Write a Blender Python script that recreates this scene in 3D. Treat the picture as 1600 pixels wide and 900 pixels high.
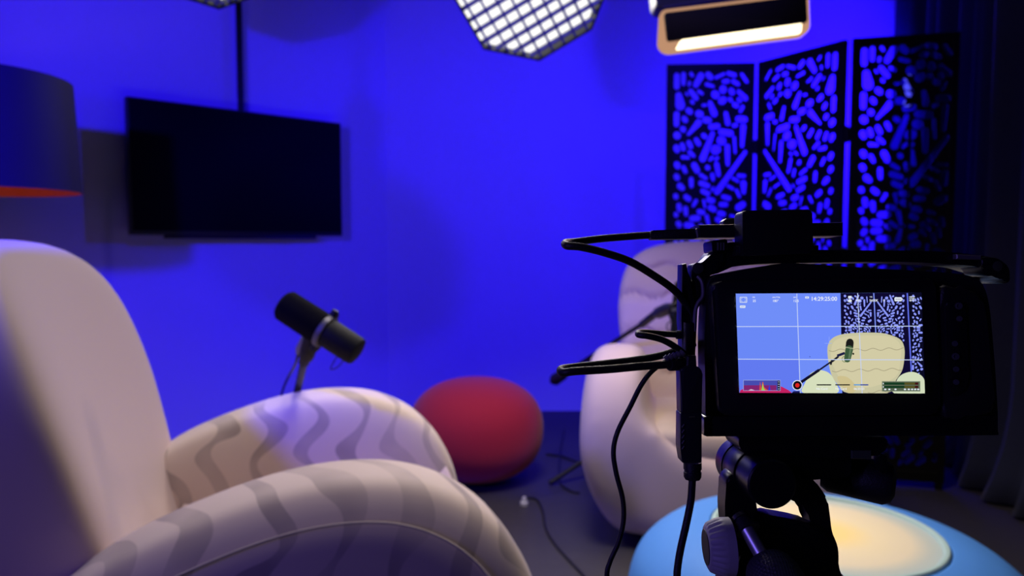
import bpy, bmesh, math, random
from mathutils import Vector, Matrix

# ------------------------------------------------------------------ scene, camera, light, exposure
for o in list(bpy.data.objects):
    bpy.data.objects.remove(o)
SC = bpy.context.scene
COL = SC.collection
F = 1165.0            # focal length in pixels of the 1600 px frame
CAM_H = 1.06
PITCH = math.radians(3.56)
CP, SP = math.cos(PITCH), math.sin(PITCH)

cam_data = bpy.data.cameras.new('camera')
cam = bpy.data.objects.new('camera', cam_data)
COL.objects.link(cam)
cam.location = (0, 0, CAM_H)
cam.rotation_euler = (math.pi / 2 - PITCH, 0, 0)
cam_data.sensor_width = 36
cam_data.lens = 36 * F / 1600
cam_data.clip_start = 0.02
cam_data.dof.use_dof = True
cam_data.dof.focus_distance = 0.44
cam_data.dof.aperture_fstop = 9.0
SC.camera = cam

SC.view_settings.view_transform = 'Standard'
SC.view_settings.look = 'None'
SC.view_settings.gamma = 1
SC.view_settings.use_curve_mapping = False
SC.view_settings.exposure = 0.0

world = bpy.data.worlds.new('studio_dark')
SC.world = world
world.use_nodes = True
world.node_tree.nodes['Background'].inputs[0].default_value = (0.25, 0.24, 0.5, 1)
world.node_tree.nodes['Background'].inputs[1].default_value = 0.0


def W(px, py, d):
    """pixel and depth along the lens axis -> point in the room"""
    xc = (px - 800) / F * d
    yc = (450 - py) / F * d
    return Vector((xc, d * CP + yc * SP, CAM_H - d * SP + yc * CP))


def floor_at(px, py):
    a = W(px, py, 1.0) - Vector((0, 0, CAM_H))
    t = -CAM_H / a.z
    return Vector((a.x * t, a.y * t, 0))


def aim(o, target):
    v = Vector(target) - Vector(o.location)
    o.rotation_euler = v.to_track_quat('-Z', 'Y').to_euler()


def lamp(name, kind, loc, target, power, color, **kw):
    d = bpy.data.lights.new(name, kind)
    d.energy = power
    d.color = color
    for k, v in kw.items():
        setattr(d, k, v)
    o = bpy.data.objects.new(name, d)
    COL.objects.link(o)
    o.location = loc
    aim(o, target)
    return o


BLUE = (0.012, 0.002, 1.0)
WARM = (1.0, 0.88, 0.84)
# blue wall washers of the studio: one behind the folding screen, one left of the lamp, one overhead
lamp('blue_wash_light_screen', 'SPOT', W(1419, 142, 3.82) + Vector((-0.07, 0.02, 0)), (0.9, 5.2, 1.62), 125, BLUE,
     spot_size=math.radians(172), spot_blend=0.35, shadow_soft_size=0.05)
lamp('blue_wash_light_side', 'SPOT', (-1.22, 0.35, 1.66), (-1.42, 3.6, 1.33), 410, BLUE,
     spot_size=math.radians(102), spot_blend=0.9, shadow_soft_size=0.05)
lamp('blue_wash_light_top', 'SPOT', (0.75, 1.9, 2.75), (-0.05, 4.6, 0.75), 190, BLUE,
     spot_size=math.radians(74), spot_blend=0.8, shadow_soft_size=0.06)
lamp('blue_fill_light', 'AREA', (-1.5, -0.75, 1.35), (-0.9, 2.8, 0.9), 10, (0.24, 0.16, 1.0), shape='RECTANGLE', size=0.08, size_y=1.1)  # added blue fill from behind the camera, lifts the chairs' dark sides
# added overhead fill for the seats, with no fixture in view
lamp('overhead_fill_light', 'AREA', (0.1, 1.75, 2.8), (0.22, 2.05, 0), 10.8, WARM, shape='SQUARE', size=0.7, spread=math.radians(88))

# ------------------------------------------------------------------ materials
MATS = {}


def lin(r, g, b):
    f = lambda c: c / 12.92 if c <= 0.04045 else ((c + 0.055) / 1.055) ** 2.4
    return (f(r / 255), f(g / 255), f(b / 255), 1)


def mat(name, color, rough=0.6, metal=0.0, noise=0.0, nscale=40, bump=0.0, bscale=200, sheen=0.0, spec=0.5, coat=0.0):
    if name in MATS:
        return MATS[name]
    m = bpy.data.materials.new(name)
    m.use_nodes = True
    nt = m.node_tree
    b = nt.nodes['Principled BSDF']
    c = tuple(color[:3]) + (1,)
    b.inputs['Base Color'].default_value = c
    b.inputs['Roughness'].default_value = rough
    b.inputs['Metallic'].default_value = metal
    b.inputs['Specular IOR Level'].default_value = spec
    b.inputs['Sheen Weight'].default_value = sheen
    b.inputs['Coat Weight'].default_value = coat
    tc = nt.nodes.new('ShaderNodeTexCoord')
    if noise > 0:
        n = nt.nodes.new('ShaderNodeTexNoise')
        n.inputs['Scale'].default_value = nscale
        n.inputs['Detail'].default_value = 4
        nt.links.new(tc.outputs['Object'], n.inputs['Vector'])
        mx = nt.nodes.new('ShaderNodeMix')
        mx.data_type = 'RGBA'
        mx.inputs['A'].default_value = tuple(x * (1 - noise) for x in c[:3]) + (1,)
        mx.inputs['B'].default_value = tuple(min(1, x * (1 + noise)) for x in c[:3]) + (1,)
        nt.links.new(n.outputs['Fac'], mx.inputs['Factor'])
        nt.links.new(mx.outputs['Result'], b.inputs['Base Color'])
    if bump > 0:
        n = nt.nodes.new('ShaderNodeTexNoise')
        n.inputs['Scale'].default_value = bscale
        n.inputs['Detail'].default_value = 3
        nt.links.new(tc.outputs['Object'], n.inputs['Vector'])
        bp = nt.nodes.new('ShaderNodeBump')
        bp.inputs['Strength'].default_value = bump
        bp.inputs['Distance'].default_value = 0.002
        nt.links.new(n.outputs['Fac'], bp.inputs['Height'])
        nt.links.new(bp.outputs['Normal'], b.inputs['Normal'])
    MATS[name] = m
    return m


def glow(name, color, strength=1.0):
    if name in MATS:
        return MATS[name]
    m = bpy.data.materials.new(name)
    m.use_nodes = True
    nt = m.node_tree
    nt.nodes.remove(nt.nodes['Principled BSDF'])
    e = nt.nodes.new('ShaderNodeEmission')
    e.inputs[0].default_value = tuple(color[:3]) + (1,)
    e.inputs[1].default_value = strength
    nt.links.new(e.outputs[0], nt.nodes['Material Output'].inputs[0])
    MATS[name] = m
    return m


def fabric_print(name, base, dark, amount=1.0):
    """cream upholstery woven with flame-like wavy ribbons"""
    m = mat(name, base, rough=0.85, sheen=0.15)
    nt = m.node_tree
    b = nt.nodes['Principled BSDF']
    tc = nt.nodes.new('ShaderNodeTexCoord')
    sep = nt.nodes.new('ShaderNodeSeparateXYZ')
    nt.links.new(tc.outputs['Object'], sep.inputs[0])

    def mth(op, a, bb=None, c=None):
        n = nt.nodes.new('ShaderNodeMath')
        n.operation = op
        for i, v in enumerate((a, bb, c)):
            if v is None:
                continue
            if isinstance(v, (int, float)):
                n.inputs[i].default_value = v
            else:
                nt.links.new(v, n.inputs[i])
        return n.outputs[0]
    nz = nt.nodes.new('ShaderNodeTexNoise')
    nz.inputs['Scale'].default_value = 5.0
    nz.inputs['Detail'].default_value = 0
    nt.links.new(tc.outputs['Object'], nz.inputs['Vector'])
    x, y, z = sep.outputs[0], sep.outputs[1], sep.outputs[2]
    along = mth('ADD', x, mth('MULTIPLY', y, 0.35))
    ph = mth('ADD', mth('MULTIPLY', z, 2 * math.pi / 0.19), mth('MULTIPLY', nz.outputs['Fac'], 5.0))
    u = mth('ADD', along, mth('MULTIPLY', mth('SINE', ph), 0.03))
    band = mth('SINE', mth('MULTIPLY', u, 2 * math.pi / 0.105))
    thr = mth('ADD', mth('MULTIPLY', mth('SINE', mth('ADD', ph, mth('MULTIPLY', along, 14.0))), 0.38), 0.48)
    e1 = mth('SUBTRACT', band, thr)
    k1 = nt.nodes.new('ShaderNodeMapRange')
    k1.interpolation_type = 'SMOOTHSTEP'
    k1.inputs['From Min'].default_value = -0.05
    k1.inputs['From Max'].default_value = 0.08
    nt.links.new(e1, k1.inputs['Value'])
    n2 = nt.nodes.new('ShaderNodeTexNoise')
    n2.inputs['Scale'].default_value = 7
    nt.links.new(tc.outputs['Object'], n2.inputs['Vector'])
    k2 = mth('MULTIPLY', k1.outputs[0], mth('MULTIPLY_ADD', n2.outputs['Fac'], 1.6, -0.25))
    k2 = mth('MULTIPLY', k2, amount)
    mx = nt.nodes.new('ShaderNodeMix')
    mx.data_type = 'RGBA'
    mx.inputs['A'].default_value = tuple(base[:3]) + (1,)
    mx.inputs['B'].default_value = tuple(dark[:3]) + (1,)
    nt.links.new(k2, mx.inputs['Factor'])
    nt.links.new(mx.outputs['Result'], b.inputs['Base Color'])
    wv = nt.nodes.new('ShaderNodeTexNoise')
    wv.inputs['Scale'].default_value = 500
    nt.links.new(tc.outputs['Object'], wv.inputs['Vector'])
    bp = nt.nodes.new('ShaderNodeBump')
    bp.inputs['Strength'].default_value = 0.12
    bp.inputs['Distance'].default_value = 0.001
    nt.links.new(wv.outputs['Fac'], bp.inputs['Height'])
    nt.links.new(bp.outputs['Normal'], b.inputs['Normal'])
    return m


M_WALL = mat('wall_paint', (0.72, 0.72, 0.74), rough=0.75, noise=0.03, nscale=6, bump=0.05, bscale=150)
M_FLOOR = mat('floor_vinyl', (0.045, 0.042, 0.048), rough=0.55, noise=0.2, nscale=25, bump=0.15, bscale=300)
M_CEIL = mat('ceiling_black', (0.03, 0.03, 0.035), rough=0.9, noise=0.1)
M_DRAPE = mat('dark_studio_wall', (0.035, 0.036, 0.06), rough=0.9, noise=0.15)
M_CURTAIN = mat('navy_velvet', (0.020, 0.026, 0.062), rough=0.85, sheen=0.15, noise=0.2, nscale=60)
M_CREAM = mat('cream_fabric', (0.61, 0.49, 0.475), rough=0.85, sheen=0.1, bump=0.1, bscale=500)
M_PRINT = fabric_print('cream_print', (0.66, 0.55, 0.50), (0.31, 0.255, 0.255))
M_SEAM = mat('seam_piping', (0.52, 0.45, 0.42), rough=0.85, noise=0.05)
M_SEAT = mat('seat_fabric', (0.55, 0.45, 0.36), rough=0.9, noise=0.05)
M_BLACK = mat('black_plastic', (0.007, 0.007, 0.009), rough=0.42, noise=0.1, nscale=300)
M_BLACKS = mat('black_gloss', (0.006, 0.006, 0.008), rough=0.2, noise=0.1, nscale=300)
M_RUBBER = mat('black_rubber', (0.01, 0.01, 0.011), rough=0.5, noise=0.15, nscale=200, bump=0.2, bscale=900)
M_BLKMET = mat('black_anodised', (0.014, 0.014, 0.017), rough=0.33, metal=0.6, noise=0.1, nscale=200)
M_GREYMET = mat('grey_anodised', (0.16, 0.15, 0.16), rough=0.4, metal=0.3, noise=0.1, nscale=200)
M_CHROME = mat('chrome', (0.8, 0.8, 0.82), rough=0.15, metal=1.0, noise=0.02)
M_SCREW = mat('screw_steel', (0.2, 0.2, 0.2), rough=0.35, metal=0.9, noise=0.05)
M_SCREENWOOD = mat('black_painted_board', (0.005, 0.0045, 0.005), rough=0.6, spec=0.25, noise=0.2, nscale=30)
M_TV = mat('tv_panel', (0.003, 0.003, 0.004), rough=0.6, spec=0.08, noise=0.05)
M_RED = mat('red_felt', (0.50, 0.014, 0.011), rough=0.9, sheen=0.2, noise=0.08, nscale=80, bump=0.1, bscale=400)
M_NAVY = mat('navy_shade_fabric', (0.022, 0.015, 0.06), rough=0.8, noise=0.1, nscale=120, bump=0.1, bscale=500)
M_ORANGE = mat('orange_shade_lining', (0.9, 0.17, 0.05), rough=0.7, noise=0.05)
M_TBLUE = mat('table_blue', (0.075, 0.26, 0.70), rough=0.55, spec=0.2, noise=0.03)
M_STAND = mat('stand_black', (0.006, 0.006, 0.007), rough=0.55, spec=0.3, noise=0.1)
M_FOAM = mat('black_foam', (0.004, 0.004, 0.004), rough=0.95, spec=0.1, noise=0.2, nscale=200)
M_SOCKET = mat('grey_ring', (0.10, 0.10, 0.10), rough=0.45, metal=0.2, noise=0.05)

# ------------------------------------------------------------------ mesh helpers
PARENT_LOC = {}


def thing(name, label, cat, loc, group=None):
    o = bpy.data.objects.new(name, None)
    o.empty_display_size = 0.05
    COL.objects.link(o)
    o.location = loc
    o['label'] = label
    o['category'] = cat
    if group:
        o['group'] = group
    PARENT_LOC[o] = Vector(loc)
    return o


def obj(name, bm, m, parent=None, smooth=True, label=None, origin=None):
    me = bpy.data.meshes.new(name)
    off = Vector((0, 0, 0))
    o = bpy.data.objects.new(name, me)
    if parent is not None:
        off = PARENT_LOC[parent]
    elif origin is not None:
        off = Vector(origin)
    if off.length:
        bmesh.ops.translate(bm, verts=bm.verts, vec=-off)
    bmesh.ops.recalc_face_normals(bm, faces=bm.faces)
    bm.to_mesh(me)
    bm.free()
    ms = m if isinstance(m, (list, tuple)) else [m]
    for x in ms:
        me.materials.append(x)
    COL.objects.link(o)
    PARENT_LOC[o] = off
    if parent is not None:
        o.parent = parent
    elif origin is not None:
        o.location = origin
    if smooth:
        for p in me.polygons:
            p.use_smooth = True
        try:
            me.set_sharp_from_angle(angle=math.radians(38))
        except Exception:
            pass
    if label:
        o['label'] = label
    return o


def tag(o, label, cat, group=None):
    o['label'] = label
    o['category'] = cat
    if group:
        o['group'] = group
    return o


def struct(o):
    o['kind'] = 'structure'
    return o


def new():
    return bmesh.new()


def frame_of(d):
    d = Vector(d).normalized()
    up = Vector((0, 0, 1)) if abs(d.z) < 0.95 else Vector((0, 1, 0))
    a = d.cross(up).normalized()
    return a, a.cross(d).normalized(), d


def add_box(bm, c, size, rot=None, bevel=0.0, seg=2):
    r = bmesh.ops.create_cube(bm, size=1)
    vs = r['verts']
    bmesh.ops.scale(bm, vec=size, verts=vs)
    if bevel > 0:
        es = list({e for v in vs for e in v.link_edges})
        g = bmesh.ops.bevel(bm, geom=es, offset=bevel, segments=seg, affect='EDGES', profile=0.5)
        vs = list({v for f in g['faces'] for v in f.verts} | {v for v in vs if v.is_valid})
        # collect whole island
        seen = set(vs)
        st = list(vs)
        while st:
            v = st.pop()
            for e in v.link_edges:
                w = e.other_vert(v)
                if w not in seen:
                    seen.add(w)
                    st.append(w)
        vs = list(seen)
    M = Matrix.Translation(Vector(c))
    if rot is not None:
        M = M @ rot.to_4x4()
    bmesh.ops.transform(bm, matrix=M, verts=vs)
    return vs


def add_cyl(bm, p, q, r1, r2=None, n=24, caps=True, rings=None):
    """lathe along p->q; rings = list of (t, r) overrides the plain cone"""
    p, q = Vector(p), Vector(q)
    r2 = r1 if r2 is None else r2
    a, b, d = frame_of(q - p)
    rings = rings or [(0, r1), (1, r2)]
    loops = []
    for t, r in rings:
        c = p.lerp(q, t) if 0 <= t <= 1 else p + (q - p) * t
        loops.append([bm.verts.new(c + (a * math.cos(2 * math.pi * i / n) + b * math.sin(2 * math.pi * i / n)) * r) for i in range(n)])
    for k in range(len(loops) - 1):
        for i in range(n):
            j = (i + 1) % n
            bm.faces.new((loops[k][i], loops[k][j], loops[k + 1][j], loops[k + 1][i]))
    if caps:
        bm.faces.new(loops[0][::-1])
        bm.faces.new(loops[-1])


def catmull(pts, sub=8):
    pts = [Vector(p) for p in pts]
    P = [pts[0] * 2 - pts[1]] + pts + [pts[-1] * 2 - pts[-2]]
    out = []
    for i in range(1, len(P) - 2):
        p0, p1, p2, p3 = P[i - 1], P[i], P[i + 1], P[i + 2]
        for k in range(sub):
            t = k / sub
            out.append(0.5 * ((2 * p1) + (-p0 + p2) * t + (2 * p0 - 5 * p1 + 4 * p2 - p3) * t * t + (-p0 + 3 * p1 - 3 * p2 + p3) * t ** 3))
    out.append(pts[-1])
    return out


def add_tube(bm, pts, r, n=10, sub=8, smooth=True):
    P = catmull(pts, sub) if smooth else [Vector(p) for p in pts]
    a = None
    loops = []
    for i, p in enumerate(P):
        d = (P[min(i + 1, len(P) - 1)] - P[max(i - 1, 0)]).normalized()
        if a is None:
            a = frame_of(d)[0]
        a = (a - d * a.dot(d)).normalized()
        b = d.cross(a)
        rr = r(i / (len(P) - 1)) if callable(r) else r
        loops.append([bm.verts.new(p + (a * math.cos(2 * math.pi * k / n) + b * math.sin(2 * math.pi * k / n)) * rr) for k in range(n)])
    for k in range(len(loops) - 1):
        for i in range(n):
            j = (i + 1) % n
            bm.faces.new((loops[k][i], loops[k][j], loops[k + 1][j], loops[k + 1][i]))
    bm.faces.new(loops[0][::-1])
    bm.faces.new(loops[-1])


def add_prism_world(bm, pts, vec, bevel=0.0, seg=2):
    """closed 3d polygon pushed along vec"""
    vec = Vector(vec)
    a = [bm.verts.new(Vector(p)) for p in pts]
    b = [bm.verts.new(Vector(p) + vec) for p in pts]
    n = len(pts)
    fs = [bm.faces.new(a), bm.faces.new(b[::-1])]
    for i in range(n):
        j = (i + 1) % n
        fs.append(bm.faces.new((a[j], a[i], b[i], b[j])))
    if bevel > 0:
        es = list(fs[0].edges) + list(fs[1].edges)
        bmesh.ops.bevel(bm, geom=es, offset=bevel, segments=seg, affect='EDGES', profile=0.5, clamp_overlap=True)


FWD = Vector((0, CP, -SP))
UPV = Vector((0, SP, CP))
RGT = Vector((1, 0, 0))


def px_prism(bm, poly, d, thick, bevel=0.0, seg=2):
    add_prism_world(bm, [W(x, y, d) for x, y in poly], FWD * thick, bevel, seg)


def rounded(poly, r, n=5):
    """round the corners of a 2d polygon"""
    out = []
    N = len(poly)
    for i in range(N):
        p0, p1, p2 = Vector(poly[i - 1]).to_2d(), Vector(poly[i]).to_2d(), Vector(poly[(i + 1) % N]).to_2d()
        u, v = (p0 - p1), (p2 - p1)
        rr = min(r, u.length * 0.45, v.length * 0.45)
        a, b = p1 + u.normalized() * rr, p1 + v.normalized() * rr
        for k in range(n + 1):
            t = k / n
            q = a * (1 - t) ** 2 + p1 * 2 * t * (1 - t) + b * t * t
            out.append((q.x, q.y))
    return out


def smooth_closed(poly, sub=6):
    N = len(poly)
    P = [Vector((p[0], p[1], 0)) for p in poly]
    out = []
    for i in range(N):
        p0, p1, p2, p3 = P[i - 1], P[i], P[(i + 1) % N], P[(i + 2) % N]
        for k in range(sub):
            t = k / sub
            q = 0.5 * ((2 * p1) + (-p0 + p2) * t + (2 * p0 - 5 * p1 + 4 * p2 - p3) * t * t + (-p0 + 3 * p1 - 3 * p2 + p3) * t ** 3)
            out.append((q.x, q.y))
    return out


def add_pillow(bm, outline, thick, p=0.5, rings=22, place=None, center=None):
    """soft body: star-shaped outline (u,v) swelling to +-thick/2 along w. place(u,v,w)->Vector"""
    n = len(outline)
    if center is None:
        cu = sum(a for a, b in outline) / n
        cv = sum(b for a, b in outline) / n
    else:
        cu, cv = center
    loops = []
    tip0 = bm.verts.new(place(cu, cv, -thick / 2))
    tip1 = bm.verts.new(place(cu, cv, thick / 2))
    for k in range(1, rings):
        ph = -math.pi / 2 + math.pi * k / rings
        s = math.cos(ph) ** p
        w = math.copysign(abs(math.sin(ph)) ** p, math.sin(ph)) * thick / 2
        loops.append([bm.verts.new(place(cu + (a - cu) * s, cv + (b - cv) * s, w)) for a, b in outline])
    for k in range(len(loops) - 1):
        for i in range(n):
            j = (i + 1) % n
            bm.faces.new((loops[k][i], loops[k][j], loops[k + 1][j], loops[k + 1][i]))
    for i in range(n):
        j = (i + 1) % n
        bm.faces.new((tip0, loops[0][j], loops[0][i]))
        bm.faces.new((tip1, loops[-1][i], loops[-1][j]))


# ------------------------------------------------------------------ the room
TV_A = Vector((-1.7625, 3.462, 0))
TV_ANG = 0.7772
TV_DIR = Vector((math.cos(TV_ANG), math.sin(TV_ANG), 0))
TV_BACK = Vector((-TV_DIR.y, TV_DIR.x, 0))
WALL_Y = 4.62
wl = TV_A + TV_BACK * 0.13
t_c = (WALL_Y - wl.y) / TV_DIR.y
CORNER = wl + TV_DIR * t_c
LEFT_END = wl - TV_DIR * 2.6
RX = 2.42
CEIL_Z = 3.05


def wall(name, a, b, m, h=CEIL_Z, th=0.1, out=None):
    bm = new()
    a, b = Vector(a), Vector(b)
    d = (b - a).normalized()
    nrm = Vector(out).normalized() * th
    pts = [a, b, b + Vector((0, 0, h)), a + Vector((0, 0, h))]
    add_prism_world(bm, pts, nrm)
    return struct(obj(name, bm, m, smooth=False))


ext = TV_DIR * 0.08
wall('wall_left', (LEFT_END.x, LEFT_END.y, 0), (CORNER.x, CORNER.y, 0), M_WALL, out=TV_BACK)
wall('wall_back', (CORNER.x, WALL_Y, 0), (RX + 0.1, WALL_Y, 0), M_WALL, out=(0, 1, 0))
wall('wall_right', (RX, WALL_Y, 0), (RX, -2.2, 0), M_DRAPE, out=(1, 0, 0))
wall('wall_side', (LEFT_END.x, LEFT_END.y, 0), (LEFT_END.x, -2.2, 0), M_DRAPE, out=(-1, 0, 0))
wall('wall_front', (LEFT_END.x, -2.2, 0), (RX, -2.2, 0), M_DRAPE, out=(0, -1, 0))
for nm, z, th, m in (('floor', 0, -0.1, M_FLOOR), ('ceiling', CEIL_Z, 0.1, M_CEIL)):
    bm = new()
    add_prism_world(bm, [(LEFT_END.x - 0.1, -2.3, z), (RX + 0.1, -2.3, z), (RX + 0.1, WALL_Y + 0.1, z), (LEFT_END.x - 0.1, WALL_Y + 0.1, z)], (0, 0, th))
    struct(obj(nm, bm, m, smooth=False))

# ------------------------------------------------------------------ curtain
bm = new()
path = catmull([(2.30, 4.50, 0), (2.28, 4.1, 0), (2.24, 3.75, 0), (2.09, 3.35, 0), (2.05, 2.95, 0), (2.12, 2.4, 0), (2.2, 1.9, 0), (2.25, 1.3, 0)], 26)
nz_ = 26
rnd = random.Random(4)
prev = None
s = 0.0
for i, p in enumerate(path):
    if i:
        s += (p - path[i - 1]).length
    q = path[min(i + 1, len(path) - 1)] - path[max(i - 1, 0)]
    nrm = Vector((q.y, -q.x, 0)).normalized()
    colv = []
    for k in range(nz_ + 1):
        z = 2.95 * k / nz_ + 0.012
        f = k / nz_
        amp = 0.055 - 0.02 * f
        w = amp * math.sin(s * 2 * math.pi / 0.17 + 0.8 * math.sin(s * 5) + 0.25 * math.sin(3 * f + s * 3)) + 0.02 * math.sin(s * 2 * math.pi / 0.41)
        flare = 0.07 * max(0, 1 - f / 0.16) ** 2 * (1 + 0.5 * math.sin(s * 9))
        v = p - nrm * (w + flare) * -1.0
        colv.append(bm.verts.new((v.x, v.y, z)))
    if prev:
        for k in range(nz_):
            bm.faces.new((prev[k], colv[k], colv[k + 1], prev[k + 1]))
    prev = colv
o = obj('curtain', bm, M_CURTAIN)
md = o.modifiers.new('thickness', 'SOLIDIFY')
md.thickness = 0.006
tag(o, 'dark navy velvet curtain hanging in folds behind the folding screen', 'curtain')

# ------------------------------------------------------------------ television on a ceiling pole
TV_Z = 1.091
TV_W, TV_H = 1.122, 0.635


def tvp(u, z, out=0.0):
    return TV_A + TV_DIR * u + Vector((0, 0, TV_Z + z)) - TV_BACK * out


tv = thing('television', 'flat black television, switched off, hanging on the blue wall', 'television', tvp(TV_W / 2, 0, -0.03))
rotTV = Matrix.Rotation(TV_ANG, 3, 'Z')
bm = new()
add_box(bm, tvp(TV_W / 2, TV_H / 2, -0.025), (TV_W, 0.045, TV_H), rotTV, 0.004)
cs = obj('casing', bm, M_BLACK, tv)
bm = new()
add_box(bm, tvp(TV_W / 2, TV_H / 2 + 0.006, -0.001), (TV_W - 0.016, 0.004, TV_H - 0.03), rotTV, 0.001)
obj('screen', bm, M_TV, tv)
bm = new()
add_box(bm, tvp(TV_W / 2, -0.008, -0.03), (TV_W * 0.72, 0.03, 0.018), rotTV, 0.004)
obj('bottom_bar', bm, M_BLACK, tv)
bm = new()
add_box(bm, tvp(TV_W / 2, TV_H / 2, -0.085), (0.42, 0.07, 0.42), rotTV, 0.01)
obj('rear_housing', bm, M_BLACK, tv)
bm = new()
pc = tvp(TV_W * 0.515, 0, -0.085)
add_cyl(bm, (pc.x, pc.y, 1.35), (pc.x, pc.y, CEIL_Z), 0.0165, n=16)
obj('ceiling_pole', bm, M_BLKMET, tv)
bm = new()
add_cyl(bm, (pc.x, pc.y, CEIL_Z - 0.02), (pc.x, pc.y, CEIL_Z), 0.07, n=20)
obj('ceiling_plate', bm, M_BLKMET, tv)

# ------------------------------------------------------------------ folding screen with leaf cut-outs
DZ = 0.03
zt = 1.83
DSC = 1.12
DP = [Vector(q) * DSC for q in ((0.6645, 3.310, 0), (1.0605, 3.2745, 0), (1.285, 2.893, 0), (1.661, 2.795, 0))]
PW, PH = 0.40 * DSC, CAM_H + 0.77 * DSC - DZ


def leaf_holes(seed=7):
    """cut-outs as tapered capsules (x1,y1,x2,y2,r1,r2) in panel metres, y down from the top"""
    k = PW / 420.0
    T = [(74, 88, 74, 138, 12, 12), (106, 82, 106, 124, 10, 9), (142, 80, 148, 88, 8, 8), (165, 132, 190, 90, 11, 14), (224, 86, 236, 98, 13, 13),
         (262, 100, 300, 84, 11, 10), (322, 82, 350, 90, 11, 11), (385, 88, 408, 120, 15, 15), (258, 175, 262, 178, 16, 16), (296, 152, 296, 156, 15, 15),
         (292, 205, 300, 200, 16, 14), (336, 160, 340, 168, 12, 12), (330, 198, 334, 202, 12, 12), (352, 222, 362, 228, 10, 10), (372, 165, 404, 195, 9, 11),
         (408, 218, 398, 248, 12, 14), (345, 118, 366, 130, 9, 9), (300, 118, 318, 116, 9, 9), (372, 200, 378, 206, 10, 10),
         (84, 178, 92, 222, 14, 20), (75, 262, 75, 308, 12, 11), (78, 358, 80, 360, 15, 15),
         (142, 160, 168, 190, 11, 11), (188, 180, 214, 236, 11, 15), (236, 214, 256, 262, 10, 14), (278, 250, 294, 300, 10, 12), (312, 262, 322, 306, 9, 11),
         (182, 262, 190, 264, 15, 14), (214, 290, 230, 292, 13, 13), (148, 206, 152, 210, 12, 12), (120, 168, 126, 176, 9, 9), (132, 246, 140, 252, 12, 12),
         (112, 282, 118, 290, 11, 11), (182, 302, 132, 356, 18, 7), (106, 330, 108, 332, 12, 12), (242, 322, 274, 318, 14, 13), (292, 345, 336, 352, 13, 13),
         (250, 352, 204, 466, 9, 14), (290, 384, 296, 386, 18, 18), (264, 426, 272, 424, 19, 17), (234, 468, 242, 468, 17, 15), (372, 288, 402, 290, 13, 13),
         (396, 322, 392, 410, 14, 9), (354, 372, 360, 440, 12, 9), (322, 412, 325, 492, 12, 9), (272, 492, 282, 540, 10, 9), (350, 318, 362, 314, 10, 10),
         (408, 438, 276, 618, 11, 18), (228, 506, 230, 508, 10, 10), (360, 522, 404, 532, 11, 15), (350, 556, 376, 570, 10, 10), (326, 590, 352, 604, 9, 10),
         (306, 640, 334, 648, 9, 10), (296, 676, 320, 676, 10, 10), (290, 716, 308, 720, 11, 11), (402, 580, 404, 620, 13, 9), (380, 690, 402, 676, 14, 13),
         (370, 612, 384, 640, 9, 8), (344, 660, 356, 690, 9, 8),
         (76, 415, 80, 425, 13, 12), (104, 402, 110, 420, 10, 10), (136, 392, 146, 410, 10, 10), (172, 380, 184, 398, 10, 10), (206, 360, 214, 366, 10, 10),
         (164, 496, 178, 520, 13, 12), (196, 540, 222, 556, 11, 10), (198, 578, 232, 590, 11, 10), (206, 614, 232, 626, 10, 10), (236, 654, 256, 658, 12, 12),
         (80, 492, 84, 500, 13, 12), (112, 506, 122, 524, 11, 10), (78, 546, 82, 552, 12, 12), (96, 590, 108, 600, 13, 11), (76, 636, 78, 640, 11, 11),
         (150, 560, 152, 590, 10, 9), (126, 640, 140, 650, 11, 11), (154, 630, 158, 650, 10, 9), (92, 680, 96, 700, 11, 10), (124, 694, 128, 720, 11, 9),
         (212, 658, 220, 690, 13, 10), (246, 690, 262, 698, 12, 12), (78, 720, 80, 724, 12, 12), (156, 740, 186, 738, 12, 12), (190, 708, 210, 712, 10, 10),
         (228, 730, 240, 776, 13, 9), (130, 770, 156, 772, 12, 12), (90, 762, 96, 770, 11, 11), (280, 744, 296, 752, 11, 10), (252, 540, 256, 560, 9, 8)]
    caps = []
    for x1, y1, x2, y2, r1, r2 in T:
        caps.append([(x1 - 25) * k, (y1 - 38) * k, (x2 - 25) * k, (y2 - 38) * k, r1 * k * 1.16, r2 * k * 1.16])
    rep = 775 * k
    base = list(caps)
    for c in base:                       # lower part: the same foliage again, turned over
        y1, y2 = 2 * rep - 0.055 - c[1], 2 * rep - 0.055 - c[3]
        caps.append([c[0], y1, c[2], y2, c[4], c[5]])
    x0, x1_ = 0.035, PW - 0.030
    y0, y1_ = 0.032, PH - 0.06
    ok = []
    GAP = 0.0040

    def pts(c):
        n = max(3, int(math.hypot(c[2] - c[0], c[3] - c[1]) / 0.005) + 1)
        return [(c[0] + (c[2] - c[0]) * t / n, c[1] + (c[3] - c[1]) * t / n, c[4] + (c[5] - c[4]) * t / n) for t in range(n + 1)]
    placed = []

    def fit(c):
        """scale that lets the capsule stand clear of its neighbours"""
        m = 1.0
        P = pts(c)
        for x, y, r in P:
            m = min(m, (x - x0) / r, (x1_ - x) / r, (y - y0) / r, (y1_ - y) / r)
        if m < 0.4:
            return 0
        for Q in placed:
            if abs(Q[0][1] - P[0][1]) > 0.27:
                continue
            for x, y, r in P:
                for a, b, rr in Q:
                    d = math.hypot(x - a, y - b) - rr - GAP
                    if d < r * m:
                        m = d / r
                        if m < 0.4:
                            return 0
        return m
    for c in caps:
        m = fit(c)
        if m >= 0.5:
            c[4] *= m
            c[5] *= m
            placed.append(pts(c))
            ok.append(c)
    rn = random.Random(seed)
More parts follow.
